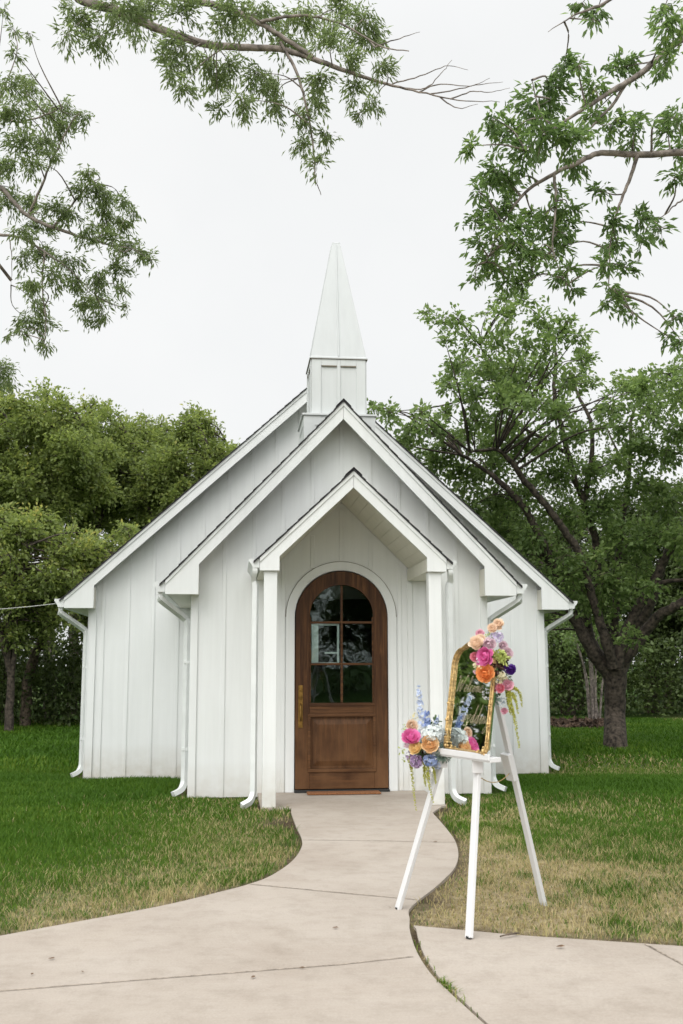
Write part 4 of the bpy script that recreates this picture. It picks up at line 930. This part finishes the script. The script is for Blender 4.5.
# multi-stemmed shrub in the mulch bed
def shrub(px, d, label):
    r = ray(px, 716); b = Vector((r.x * d, r.y * d, -.1)); rng = np.random.default_rng(61); s = d / FPX
    limbs = []; cl = []
    for k in range(9):
        a = rng.uniform(0, 2 * PI); sp = rng.uniform(.25, 1.0); e = b + Vector((math.cos(a) * sp * .8, math.sin(a) * sp * .6, rng.uniform(2.0, 2.9)))
        limbs.append(([b + Vector((math.cos(a) * .12, math.sin(a) * .12, 0)), b.lerp(e, .5) + Vector((math.cos(a) * -.1, 0, .1)), e], (.032, .012))); cl.append((tuple(e), .38)); cl.append((tuple(e + Vector(rng.normal(0, .25, 3))), .34))
    return build_tree('crape_myrtle', b, label, 'shrub', MAT['leaf_elm'], MAT['bark_pale'], ([b + Vector((0, 0, -.1)), b + Vector((0, 0, .15)), b + Vector((0, 0, .4))], (.09, .05)), limbs, cl, .11, .55, 900, 62, droop=.1)
shrub(594, 24.8, 'multi-stemmed shrub in the mulch bed behind the shade tree trunk')
# ------------------------------------------------------------------ easel
A_ = gnd(398, 909); B_ = gnd(469, 938); C_ = gnd(545, 911, -.05)
ev = (B_ - A_); ev.z = 0; ev.normalize(); bv = Vector((-ev.y, ev.x, 0)); Mf = (A_ + B_) / 2
PHI = rad(13.4); TP = math.tan(PHI); KC = .205
easel = empty('easel', Mf); tag(easel, 'white wooden three-legged easel standing beside the path, holding the gilt mirror', 'easel')
def rel(p): return p - Mf
def legA(z): return A_ + z * (ev * KC + bv * TP + Vector((0, 0, 1)))
def legB(z): return B_ + z * (-ev * KC + bv * TP + Vector((0, 0, 1)))
def bar(name, p, q, w, t, side, par=None, mat=None, bev=.003):
    """rectangular bar from p to q; w measured along 'side'"""
    bm = bmesh.new(); ax = (q - p).normalized(); sx = (side - ax * side.dot(ax)).normalized(); sy = ax.cross(sx)
    vs = [[bm.verts.new(rel(c + sx * a + sy * b)) for a, b in ((-w / 2, -t / 2), (w / 2, -t / 2), (w / 2, t / 2), (-w / 2, t / 2))] for c in (p, q)]
    bm.faces.new(list(reversed(vs[0]))); bm.faces.new(vs[1])
    for j in range(4): bm.faces.new((vs[0][j], vs[0][(j + 1) % 4], vs[1][(j + 1) % 4], vs[1][j]))
    return from_bm(name, bm, mat or MAT['easel'], par or easel, bevel=bev)
ZT = 1.50
la = bar('leg', A_, legA(ZT), .043, .024, ev); lb = bar('leg', B_, legB(ZT), .043, .024, ev)
hinge = Mf + ZT * (bv * TP + Vector((0, 0, 1)))
lc = bar('leg', C_, hinge + bv * .05 + Vector((0, 0, -.02)), .042, .024, ev)
for L_, P_ in ((la, A_), (lb, B_), (lc, C_)):
    bm = bmesh.new(); bmesh.ops.create_cone(bm, cap_ends=True, segments=12, radius1=.016, radius2=.016, depth=.012, matrix=Matrix.Translation(rel(P_ + Vector((0, 0, .004))))); from_bm('foot_pad', bm, MAT['rubber'], L_)
bar('head_board', legA(ZT - .05) - bv * .02, legB(ZT - .05) - bv * .02, .07, .02, Vector((0, 0, 1)))
ZL = .895; on = lambda s, z, f=0.0: Mf + ev * s + bv * (TP * z - f) + Vector((0, 0, z))
bar('ledge', on(-.40, ZL, .045), on(.395, ZL, .045), .075, .026, bv)
bar('ledge_lip', on(-.40, ZL + .014, .088), on(.395, ZL + .014, .088), .012, .034, bv)
for fn, s in ((legA, -1), (legB, 1)):
    p = fn(ZL - .015) - bv * .03; bm = bmesh.new()
    sweep(bm, [rel(p + ev * .035), rel(p + ev * .035 - Vector((0, 0, .07)))], .013, .03, square=True)
    from_bm('bracket', bm, MAT['easel'], easel, bevel=.004)
bar('rear_bracket', C_.lerp(hinge, .50), C_.lerp(hinge, .60), .075, .03, ev)
ch = [legB(.80).lerp(C_.lerp(hinge, .53), t) + Vector((0, 0, -.05 * 4 * t * (1 - t))) + ev * .0 for t in np.linspace(0, 1, 40)]
bm = bmesh.new(); sweep(bm, [rel(p) for p in ch], [(.0035 if i % 2 else .0018) for i in range(40)], n=5); from_bm('chain', bm, MAT['gold'], easel)

# ------------------------------------------------------------------ mirror
rotm = Matrix.Rotation(rad(-5), 3, 'Z'); em = rotm @ ev; nm = rotm @ bv      # em along width, nm = away from the viewer side
lean = rad(8.0); um = (Vector((0, 0, 1)) * math.cos(lean) + nm * math.sin(lean)).normalized(); fm = em.cross(um)   # fm: facing direction or its opposite
if fm.dot(nm) > 0: fm = -fm
MW, MH = .49, .645
mo = on(.135, ZL + .0135, .055); mir = empty('mirror', mo); tag(mir, 'gilt framed mirror with gold script lettering leaning on the white easel', 'mirror')
def mp(x, y, w=0.0): return em * x + um * y + fm * w     # local offset
def mirror_outline(w, h, n=10):
    r = w * .36; pts = [(-w / 2 + .02, 0), (w / 2 - .02, 0), (w / 2, .02)]
    pts += [(w / 2 - r * .55 + r * .55 * math.cos(a), h - .14 + .0 + .10 * math.sin(a)) for a in np.linspace(0, PI / 2, n)]
    pts += [(x, h - .04 + .04 * math.cos(x / (w / 2 - r * .55) * PI / 2)) for x in np.linspace(w / 2 - r * .55, -w / 2 + r * .55, 2 * n)[1:-1]]
    pts += [(-w / 2 + r * .55 - r * .55 * math.sin(a), h - .14 + .10 * math.cos(a)) for a in np.linspace(0, PI / 2, n)]
    pts += [(-w / 2, .02)]; return pts
oc = [(x, y + .016) for x, y in mirror_outline(MW - .032, MH - .032)]
bm = bmesh.new(); vs = [bm.verts.new(mp(x, y, .006)) for x, y in oc]; bm.faces.new(vs)
bk = [bm.verts.new(mp(x, y, -.010)) for x, y in oc]; bm.faces.new(list(reversed(bk)))
for i in range(len(oc)): bm.faces.new((vs[i], vs[(i + 1) % len(oc)], bk[(i + 1) % len(oc)], bk[i]))
from_bm('glass', bm, MAT['mirror'], mir)
bm = bmesh.new(); loop = [mp(x, y, .010) for x, y in oc]; lp = []
for i, p in enumerate(loop):
    q = loop[(i + 1) % len(loop)]; k = max(1, int((q - p).length / .012))
    for j in range(k): lp.append(p.lerp(q, j / k))
lp.append(lp[0])
sweep(bm, lp, [0.0092 + .0006 * math.sin(i * 1.9) for i in range(len(lp))], n=8, caps=False)
off2 = [p * 1.0 + fm * .012 for p in lp]; sweep(bm, off2, [.0052 + .0005 * (i % 2) for i in range(len(off2))], n=6, caps=False)
frame = from_bm('frame', bm, MAT['gold'], mir, smooth=True)
# carved ornament: knots, scrolls and leaf corners
def knob(bm, p, r, sq=1.0):
    bmesh.ops.create_icosphere(bm, subdivisions=2, radius=r, matrix=Matrix.Translation(p) @ Matrix.Diagonal((1, 1, sq, 1)))
def ornament(pts):
    bm = bmesh.new()
    for x, y, r in pts:
        r *= .68
        knob(bm, mp(x, y, .022), r)
        for k in range(6):
            a = k * PI / 3; knob(bm, mp(x + math.cos(a) * r * 1.25, y + math.sin(a) * r * 1.5, .018), r * .55)
    from_bm('ornament', bm, MAT['gold'], mir, smooth=True)
hw_ = MW / 2 - .014
for s in (-1, 1):
    ornament([(s * hw_, .27, .013)]); ornament([(s * hw_, .175, .015)]); ornament([(s * (hw_ - .02), .03, .020), (s * hw_, .075, .013), (s * (hw_ - .08), .018, .012)])
    bm = bmesh.new(); sweep(bm, [mp(s * (hw_ + .012 * math.sin(t * 9)),   .06 + .22 * t, .016) for t in np.linspace(0, 1, 26)], .0042, n=6); sweep(bm, [mp(s * (hw_ - .012 * math.sin(t * 9)),   .06 + .22 * t, .016) for t in np.linspace(0, 1, 26)], .0042, n=6)
    from_bm('scroll', bm, MAT['gold'], mir, smooth=True)
# hand-lettered gold script on the glass
GLY = {'W': [(0, .9), (.02, 1.0), (.12, .95), (.18, .0), (.45, .8), (.55, .02), (.95, 1.05), (1.02, .95)], 'e': [(0, .2), (.22, .28), (.26, .42), (.14, .45), (.06, .25), (.12, .03), (.28, .05), (.38, .2)],
       'l': [(0, .2), (.2, .6), (.22, .98), (.12, .98), (.1, .4), (.16, .03), (.3, .2)], 'c': [(0, .2), (.1, .4), (.26, .42), (.1, .42), (.06, .2), (.14, .02), (.34, .2)], 'o': [(0, .25), (.12, .42), (.06, .2), (.14, .02), (.26, .2), (.16, .42), (.2, .36), (.36, .36)],
       'm': [(0, .3), (.06, .42), (.08, .02), (.08, .25), (.18, .42), (.22, .02), (.22, .25), (.32, .42), (.38, .05), (.48, .2)], 'w': [(0, .42), (.06, .03), (.16, .1), (.2, .42), (.22, .04), (.34, .1), (.38, .42), (.5, .38)],
       'd': [(.24, .4), (.1, .42), (.04, .2), (.1, .02), (.22, .15), (.32, 1.0), (.26, .1), (.34, .03), (.44, .2)], 'i': [(0, .2), (.08, .42), (.08, .05), (.16, .03), (.24, .2)], 'n': [(0, .3), (.06, .42), (.08, .02), (.08, .25), (.2, .42), (.26, .05), (.36, .2)],
       'g': [(.24, .4), (.1, .42), (.04, .2), (.1, .04), (.24, .2), (.26, .42), (.2, -.35), (.05, -.45), (.02, -.25), (.3, .1), (.44, .3)]}
def script(word, x0, y0, size, nm_):
    bm = bmesh.new(); x = 0; pts = []
    for chh in word:
        gph = GLY[chh]
        if chh == 'd': gph = gph
        pts += [(x + a, b) for a, b in gph]; x += max(a for a, b in gph) + .02
        if chh == 'W':
            sweep(bm, [Vector(p) for p in bez([mp(x0 + (a + .45 * b) * size, y0 + b * size, .0085) for a, b in pts], 4)], .0010, n=4); pts = []
    sweep(bm, bez([mp(x0 + (a + .45 * b) * size, y0 + b * size, .0085) for a, b in pts], 4), .0009, n=4)
    from_bm(nm_, bm, MAT['ink'], mir)
script('Welcome', -.185, .34, .088, 'lettering'); script('wedding', -.085, .17, .105, 'lettering')

# ------------------------------------------------------------------ flowers
def fm_(name, c, rough=.55, trans=.25, c2=None):
    m, n, l = new_mat(name); out = N(n, 'ShaderNodeOutputMaterial'); b = N(n, 'ShaderNodeBsdfPrincipled', i_Roughness=rough)
    a = N(n, 'ShaderNodeAttribute', attribute_name='tint'); c2 = c2 or tuple(min(1, x * 1.5 + .06) for x in c)
    r = ramp(n, [(0, c), (1, c2)]); l.new(a.outputs['Fac'], r.inputs['Fac']); l.new(r.outputs[0], b.inputs['Base Color'])
    t = N(n, 'ShaderNodeBsdfTranslucent'); l.new(r.outputs[0], t.inputs['Color']); mx = N(n, 'ShaderNodeMixShader'); mx.inputs[0].default_value = trans
    l.new(b.outputs[0], mx.inputs[1]); l.new(t.outputs[0], mx.inputs[2]); l.new(mx.outputs[0], out.inputs[0]); return m
FM = dict(hydw=fm_('white_hydrangea_petal', (.70, .77, .78), c2=(.88, .91, .88)), hot=fm_('hot_pink_petal', (.70, .05, .32), c2=(.92, .34, .62)), pink=fm_('pink_petal', (.76, .33, .45), c2=(.92, .64, .72)), pale=fm_('pale_pink_petal', (.82, .55, .64), c2=(.93, .82, .86)), peach=fm_('peach_petal', (.88, .60, .42), c2=(.95, .83, .68)), orange=fm_('orange_petal', (.85, .27, .07), c2=(.93, .50, .20)),
          apricot=fm_('apricot_petal', (.92, .52, .22), c2=(.96, .76, .48)), yellow=fm_('yellow_petal', (.90, .58, .20), c2=(.96, .80, .46)), cream=fm_('cream_petal', (.72, .66, .38), c2=(.88, .84, .62)), lav=fm_('lavender_petal', (.60, .52, .76), c2=(.84, .78, .92)), coral=fm_('coral_petal', (.80, .16, .28), c2=(.92, .46, .52)),
          hyd=fm_('hydrangea_petal', (.58, .70, .82), c2=(.82, .88, .90)), blue=fm_('delphinium_petal', (.25, .36, .70), c2=(.52, .62, .85)), sky=fm_('pale_delphinium_petal', (.48, .58, .82), c2=(.78, .84, .93)), purple=fm_('purple_petal', (.055, .012, .16), c2=(.17, .05, .42)), mauve=fm_('mauve_petal', (.34, .20, .42), c2=(.62, .48, .70)),
          lime=fm_('lime_petal', (.34, .42, .08), c2=(.64, .70, .26)), amar=fm_('amaranth', (.34, .36, .04), c2=(.60, .60, .14)), leaf=fm_('bouquet_leaf', (.06, .11, .04), c2=(.18, .27, .12)), euc=fm_('eucalyptus_leaf', (.17, .25, .21), c2=(.36, .46, .40)), maroon=fm_('maroon_leaf', (.035, .012, .010), c2=(.11, .05, .02)), white=fm_('white_petal', (.78, .80, .82), c2=(.9, .9, .9)))
frng = np.random.default_rng(77)
class Petals:
    def __init__(s): s.V = []; s.F = []; s.T = []; s.n = 0
    def patch(s, c, out, up, L, Wd, cup, t0, t1):
        """curved petal: rows along 'out' bending towards 'up'"""
        sd = np.cross(out, up); rows = []
        for i, u in enumerate((0, .35, .7, 1)):
            w = Wd * (.35, .85, 1.0, .62)[i]; p = c + out * L * u * math.cos(cup * u) + up * L * u * math.sin(cup * u)
            for v in (-1, 0, 1): rows.append(p + sd * w * .5 * v + up * (.10 * L * (abs(v)) * (1 if i < 3 else .5)))
        k = s.n; s.V += rows; s.T += [t0 + (t1 - t0) * u for u in (0, .35, .7, 1) for _ in range(3)]
        for i in range(3):
            for j in range(2): a = k + i * 3 + j; s.F.append((a, a + 1, a + 4, a + 3))
        s.n += 12
    def build(s, name, mat, par, off):
        return np_mesh(name, np.array(s.V) - np.array(off), np.array(s.F), mat, par, attrs={'tint': s.T}, smooth=True)
def rand_up(nrm): 
    a = frng.normal(size=3); a -= nrm * (a @ nrm); return a / np.linalg.norm(a)
def rose(P, c, nrm, R, rings=5, ruffle=.15):
    x = rand_up(nrm); y = np.cross(nrm, x)
    for k in range(rings):
        f = (k + .6) / rings; n = 4 + k * 2
        for j in range(n):
            a = 2 * PI * (j + .5 * (k % 2)) / n + frng.normal(0, .12); o = x * math.cos(a) + y * math.sin(a)
            cup = 1.45 - .95 * f + frng.normal(0, ruffle)
            P.patch(c + o * R * .16 * f - nrm * R * .25 * f + nrm * R * .15, o, nrm, R * (.55 + .55 * f), R * (.35 + .5 * f), cup, .75 - .55 * f + frng.uniform(-.1, .1), .35 + .6 * f * frng.uniform(.6, 1))
def cluster(P, c, R, n, fl, axes=(1, 1, 1), npet=4):
    for _ in range(n):
        d = unit(frng.normal(size=3)); p = c + d * R * np.array(axes) * frng.uniform(.75, 1.0); x = rand_up(d); y = np.cross(d, x); t = frng.uniform(0, .5)
        for j in range(npet):
            a = 2 * PI * j / npet; o = x * math.cos(a) + y * math.sin(a); P.patch(p, o, d, fl, fl * .8, .3, t, t + .5)
def leafspray(P, c, R, n, L, w, droop=.0):
    for _ in range(n):
        d = unit(frng.normal(size=3)); p = c + d * R * frng.uniform(.2, .8); u = rand_up(d); P.patch(p, unit(d + np.array([0, 0, -droop])), u, L * frng.uniform(.6, 1.1), L * w, .25, 0, frng.uniform(.3, 1))
def tassel(P, pts, r):
    Q = bez([Vector(p) for p in pts], 8); n = len(Q)
    for i, q in enumerate(Q):
        rr = r * (1 - .55 * i / n)
        for _ in range(10):
            d = unit(frng.normal(size=3) + np.array([0, 0, -.4])); P.patch(np.array(q) + d * rr * .3, d, rand_up(d), rr * 1.0, rr * .8, .4, frng.uniform(0, .5), frng.uniform(.4, 1))
def spike(P, pts, r, n, fl):
    Q = bez([Vector(p) for p in pts], 10); m_ = len(Q)
    for _ in range(n):
        i = frng.integers(0, m_); d = unit(frng.normal(size=3)); rr = r * (1 - .6 * i / m_); p = np.array(Q[i]) + d * rr; x = rand_up(d); y = np.cross(d, x); t = frng.uniform(0, .5)
        for j in range(5): a = 2 * PI * j / 5; P.patch(p, x * math.cos(a) + y * math.sin(a), d, fl, fl * .8, .35, t, t + .5)
TOCAM = lambda c: unit(np.array(CAM) - np.array(c))
def bouquet(label, d, group, items, jd=.05):
    first = at(items[0][2], items[0][3], d); root = empty('flower_arrangement', first); tag(root, label, 'flowers', group); off = first
    for it in items:
        kind, nm_, x, y, r = it[:5]; mat = FM[it[5]]; dz = it[6] if len(it) > 6 else 0
        c = np.array(at(x, y, d + dz)); R = r * d / FPX; P = Petals()
        if kind == 'rose': nr = unit(TOCAM(c) + frng.normal(0, .28, 3) + np.array([0, 0, .25])); rose(P, c, nr, R * 1.12, 5 if r > 4 else 4)
        elif kind == 'cluster': cluster(P, c, R, it[7], R * it[8], it[9] if len(it) > 9 else (1, 1, 1))
        elif kind == 'leaf': leafspray(P, c, R, it[7], R * it[8], it[9], .2)
        elif kind == 'tassel': tassel(P, [at(px, py, d + dz) for px, py in it[7]], R * 1.25)
        elif kind == 'spike': spike(P, [at(px, py, d + dz) for px, py in it[7]], R, int(it[8] * 1.9), R * .5)
        P.build(nm_, mat, root, off)
    return root
DL = (on(-.36, ZL, .05) - CAM).dot(FV)
bouquet('flower arrangement on the left end of the easel ledge, with pale blue hydrangea', DL - .17, 'flower arrangements on the easel', [
 ('rose', 'pink_peony', 411, 739, 8.2, 'hot', -.05), ('rose', 'peach_bloom', 411.6, 726, 5.2, 'peach', .0), ('rose', 'yellow_ranunculus', 416.5, 748.7, 6.2, 'yellow', -.08), ('rose', 'apricot_rose', 429.4, 744.4, 7.8, 'apricot', -.08),
 ('cluster', 'hydrangea', 433, 734.5, 11, 'hydw', -.04, 230, .21, (1.15, 1, .85)), ('cluster', 'hydrangea', 444, 741, 8, 'hyd', .06, 130, .24), ('cluster', 'hydrangea', 447, 743, 7, 'hyd', .16, 110, .25), ('cluster', 'white_blossom', 425, 731, 5, 'white', .02, 30, .3), ('cluster', 'blue_blossom', 438, 764, 5, 'sky', -.02, 34, .35), ('spike', 'delphinium', 420, 725, 4.2, 'sky', .03, [(424, 742), (421.5, 722), (420, 705), (418.5, 688)], 40), ('spike', 'delphinium', 427, 718, 3.6, 'blue', .0, [(428, 735), (427.5, 722), (427, 711)], 26), ('spike', 'delphinium', 433, 722, 3.2, 'sky', .04, [(434, 740), (436, 728), (437, 716)], 36),
 ('cluster', 'blue_blossom', 430.5, 760.5, 7, 'blue', -.05, 60, .32, (1.1, 1, .8)), ('cluster', 'mauve_blossom', 416.5, 761.5, 6.2, 'mauve', -.03, 50, .35), ('cluster', 'white_blossom', 430, 775, 4.5, 'white', .0, 26, .35, (.8, 1, 1.4)), ('cluster', 'mauve_blossom', 409, 756, 4, 'mauve', .02, 26, .35),
 ('leaf', 'green_leaves', 434.5, 722, 6, 'leaf', .03, 20, .75, .5), ('leaf', 'eucalyptus', 442, 754, 8.5, 'euc', -.06, 100, .5, .6), ('leaf', 'green_leaves', 424, 750, 13, 'leaf', .05, 130, .45, .5), ('leaf', 'eucalyptus', 446, 757, 6, 'euc', -.05, 30, .6, .6), ('rose', 'pale_pink_bloom', 408, 747, 4.2, 'pale', -.02), ('leaf', 'maroon_leaves', 422, 757, 7, 'maroon', .01, 26, .6, .5), ('leaf', 'lime_sprig', 402, 750, 4.5, 'lime', .0, 16, .6, .5), ('leaf', 'lime_sprig', 404, 727, 4, 'lime', .05, 10, .7, .4), ('leaf', 'lime_sprig', 404, 759, 3, 'lime', .0, 10, .7, .5), ('leaf', 'eucalyptus', 437, 728, 5, 'euc', .05, 18, .7, .5),
 ('cluster', 'cream_blossom', 414, 716, 4, 'cream', .03, 14, .3), ('tassel', 'amaranth', 412, 768, 1.5, 'amar', .0, [(409, 758), (412, 772), (413.5, 790), (416, 810)]), ('tassel', 'amaranth', 425, 775, 1.6, 'amar', -.02, [(424, 762), (424.5, 775), (425.5, 786)]), ('tassel', 'amaranth', 430, 784, 1.6, 'amar', -.05, [(427, 766), (429, 782), (433, 802)]), ('tassel', 'amaranth', 435, 779, 1.4, 'amar', -.04, [(432.5, 764), (434.5, 774), (436, 783)])])
DU = (mo + mp(MW * .40, MH * .86) - CAM).dot(FV)
bouquet('flower arrangement on the top right corner of the gilt mirror, with orange bloom', DU - .03, 'flower arrangements on the easel', [
 ('rose', 'hot_pink_peony', 486.6, 656.5, 8.2, 'hot', -.06), ('rose', 'orange_ranunculus', 485.8, 674, 8.2, 'orange', -.07), ('rose', 'peach_bloom', 498.5, 625, 5.2, 'peach', .02), ('rose', 'peach_bloom', 492.4, 629, 4.6, 'peach', .0), ('rose', 'pink_bloom', 480, 634, 4, 'pink', .05), ('rose', 'pale_peach_rose', 476.5, 644, 6.5, 'peach', -.02), ('rose', 'pale_pink_bloom', 489.5, 643.5, 5.8, 'pale', -.03), ('cluster', 'lavender_blossom', 498, 637, 5.2, 'lav', .0, 40, .35),
 ('rose', 'deep_pink_bloom', 475, 656.5, 4.2, 'coral', -.02), ('cluster', 'lime_orchid', 500.5, 656, 6, 'lime', -.02, 26, .55), ('rose', 'pale_pink_bloom', 507.3, 653, 5.2, 'pale', .03), ('cluster', 'cream_blossom', 476, 665, 3.4, 'cream', -.02, 24, .4), ('rose', 'pale_pink_bloom', 476, 673, 3, 'pale', -.02), ('leaf', 'maroon_leaves', 496.6, 668, 8, 'maroon', -.02, 60, .5, .6), ('cluster', 'purple_bloom', 509, 668.5, 5, 'purple', -.01, 26, .55, (1.2, 1, .7)), ('rose', 'purple_bloom', 512, 670.5, 4.2, 'purple', -.02),
 ('cluster', 'cream_blossom', 501.5, 676, 4.2, 'cream', -.04, 24, .42), ('cluster', 'cream_blossom', 498, 682, 3.8, 'cream', -.03, 20, .42), ('rose', 'pink_bloom', 507.5, 685.5, 5.2, 'pink', -.02), ('rose', 'coral_bloom', 500.7, 688, 4.2, 'coral', -.04), ('rose', 'pink_bloom', 504.3, 711, 3.2, 'pink', .0), ('cluster', 'white_blossom', 487, 694, 5, 'white', -.02, 26, .25, (1, 1, 1.2)), ('cluster', 'white_blossom', 502, 703, 4.5, 'hyd', .02, 22, .28, (.9, 1, 1.4)),
 ('leaf', 'green_leaves', 493, 662, 14, 'leaf', .05, 150, .42, .5), ('leaf', 'green_leaves', 497, 680, 9, 'leaf', .03, 70, .5, .5), ('leaf', 'maroon_leaves', 503, 663, 6, 'maroon', .0, 40, .55, .6), ('cluster', 'lavender_blossom', 493, 636, 4, 'lav', .03, 24, .35), ('rose', 'pale_peach_rose', 480.5, 641, 5.5, 'peach', .01), ('rose', 'hot_pink_peony', 481, 661, 4.6, 'hot', -.03), ('cluster', 'cream_blossom', 505, 680, 3.6, 'cream', .0, 18, .42), ('cluster', 'white_blossom', 479, 660, 3, 'white', -.05, 18, .35), ('rose', 'pale_pink_bloom', 503, 646, 4.2, 'pale', .05), ('leaf', 'green_leaves', 496, 693, 7, 'leaf', .02, 40, .55, .45), ('leaf', 'lime_sprig', 488, 640, 7, 'lime', .02, 26, .5, .35), ('leaf', 'lime_sprig', 503, 658, 7, 'lime', -.05, 26, .6, .45), ('leaf', 'eucalyptus', 494, 699, 6, 'euc', .0, 40, .6, .5), ('leaf', 'maroon_leaves', 497, 669, 6, 'maroon', -.09, 24, .6, .6), ('leaf', 'green_leaves', 482, 650, 5, 'leaf', -.02, 26, .7, .45), ('leaf', 'lime_sprig', 479, 668, 4, 'lime', -.04, 16, .7, .4), ('cluster', 'cream_blossom', 480, 668, 3, 'cream', -.06, 18, .4), ('leaf', 'green_leaves', 507, 677, 6, 'leaf', .0, 30, .6, .45),
 ('tassel', 'amaranth', 512, 692, 1.7, 'amar', .0, [(507, 690), (514, 688), (520, 694), (522, 706)]), ('tassel', 'amaranth', 512, 692, 1.7, 'amar', -.02, [(507, 692), (512, 694), (516, 702), (518, 713)]), ('tassel', 'amaranth', 514, 711, 1.8, 'amar', -.03, [(508, 692), (511, 706), (514, 716), (517, 732), (519, 747)]), ('tassel', 'amaranth', 510, 705, 1.4, 'amar', .01, [(507, 694), (508.5, 704), (510.5, 714)]), ('leaf', 'lime_sprig', 513, 696, 5, 'lime', .02, 18, .6, .3)])

# ------------------------------------------------------------------ light
w = bpy.data.worlds.new('World'); scene.world = w; w.use_nodes = True
nt = w.node_tree; nt.nodes.clear(); n = nt.nodes; l = nt.links
SUN_EL, SUN_AZ = rad(42), rad(203)      # azimuth clockwise from +Y
sky = N(n, 'ShaderNodeTexSky', sky_type='NISHITA', sun_disc=False, sun_elevation=SUN_EL, sun_rotation=SUN_AZ, air_density=1.0, dust_density=4.0)
hs = N(n, 'ShaderNodeHueSaturation', i_Saturation=.25); l.new(sky.outputs[0], hs.inputs['Color'])
tc = N(n, 'ShaderNodeTexCoord'); no = N(n, 'ShaderNodeTexNoise', i_Scale=2.2, i_Detail=5.0, i_Roughness=.55); l.new(tc.outputs['Generated'], no.inputs['Vector'])
cloud = ramp(n, [(.3, (7.3, 7.42, 7.46)), (.7, (7.95, 8.0, 7.98))]); l.new(no.outputs['Fac'], cloud.inputs['Fac'])
# overcast dome: brighter overhead and around the veiled sun
nrm = N(n, 'ShaderNodeVectorMath', operation='NORMALIZE'); l.new(tc.outputs['Generated'], nrm.inputs[0])
sx = N(n, 'ShaderNodeSeparateXYZ'); l.new(nrm.outputs[0], sx.inputs[0])
zr = N(n, 'ShaderNodeMapRange', interpolation_type='SMOOTHSTEP'); zr.inputs[1].default_value = .52; zr.inputs[2].default_value = 1.0; zr.inputs[3].default_value = 1.0; zr.inputs[4].default_value = 1.8; l.new(sx.outputs['Z'], zr.inputs[0])
dp = N(n, 'ShaderNodeVectorMath', operation='DOT_PRODUCT'); l.new(nrm.outputs[0], dp.inputs[0]); dp.inputs[1].default_value = (math.sin(SUN_AZ) * math.cos(SUN_EL), math.cos(SUN_AZ) * math.cos(SUN_EL), math.sin(SUN_EL))
sr = N(n, 'ShaderNodeMapRange', interpolation_type='SMOOTHSTEP'); sr.inputs[1].default_value = .2; sr.inputs[2].default_value = 1.0; sr.inputs[3].default_value = 0; sr.inputs[4].default_value = 1.2; l.new(dp.outputs['Value'], sr.inputs[0])
ad = N(n, 'ShaderNodeMath', operation='ADD'); l.new(zr.outputs[0], ad.inputs[0]); l.new(sr.outputs[0], ad.inputs[1])
cm = N(n, 'ShaderNodeVectorMath', operation='SCALE'); l.new(cloud.outputs[0], cm.inputs[0]); l.new(ad.outputs[0], cm.inputs['Scale'])
mx = N(n, 'ShaderNodeMix', data_type='RGBA'); mx.inputs[0].default_value = .9; l.new(hs.outputs[0], mx.inputs[6]); l.new(cm.outputs[0], mx.inputs[7])
bg = N(n, 'ShaderNodeBackground', i_Strength=.10); l.new(mx.outputs[2], bg.inputs[0]); wo = N(n, 'ShaderNodeOutputWorld'); l.new(bg.outputs[0], wo.inputs[0])
sd = bpy.data.lights.new('sun', 'SUN'); sd.energy = 1.0; sd.angle = rad(40); sd.color = (1, .965, .91)
so = bpy.data.objects.new('sun', sd); COL.objects.link(so)
dirv = Vector((math.sin(SUN_AZ) * math.cos(SUN_EL), math.cos(SUN_AZ) * math.cos(SUN_EL), math.sin(SUN_EL)))
so.rotation_euler = dirv.to_track_quat('Z', 'Y').to_euler(); so.location = dirv * 60

vs = scene.view_settings; vs.view_transform = 'Standard'; vs.look = 'None'; vs.gamma = 1; vs.use_curve_mapping = False; vs.exposure = .35
scene.render.engine = 'CYCLES'
cy = scene.cycles; cy.max_bounces = 7; cy.diffuse_bounces = 3; cy.glossy_bounces = 3; cy.transmission_bounces = 4; cy.transparent_max_bounces = 8; cy.use_denoising = True
cy.caustics_reflective = False; cy.caustics_refractive = False; cy.sample_clamp_indirect = 6
try:
    cy.denoiser = 'OPENIMAGEDENOISE'; cy.denoising_input_passes = 'RGB_ALBEDO_NORMAL'
except Exception: pass
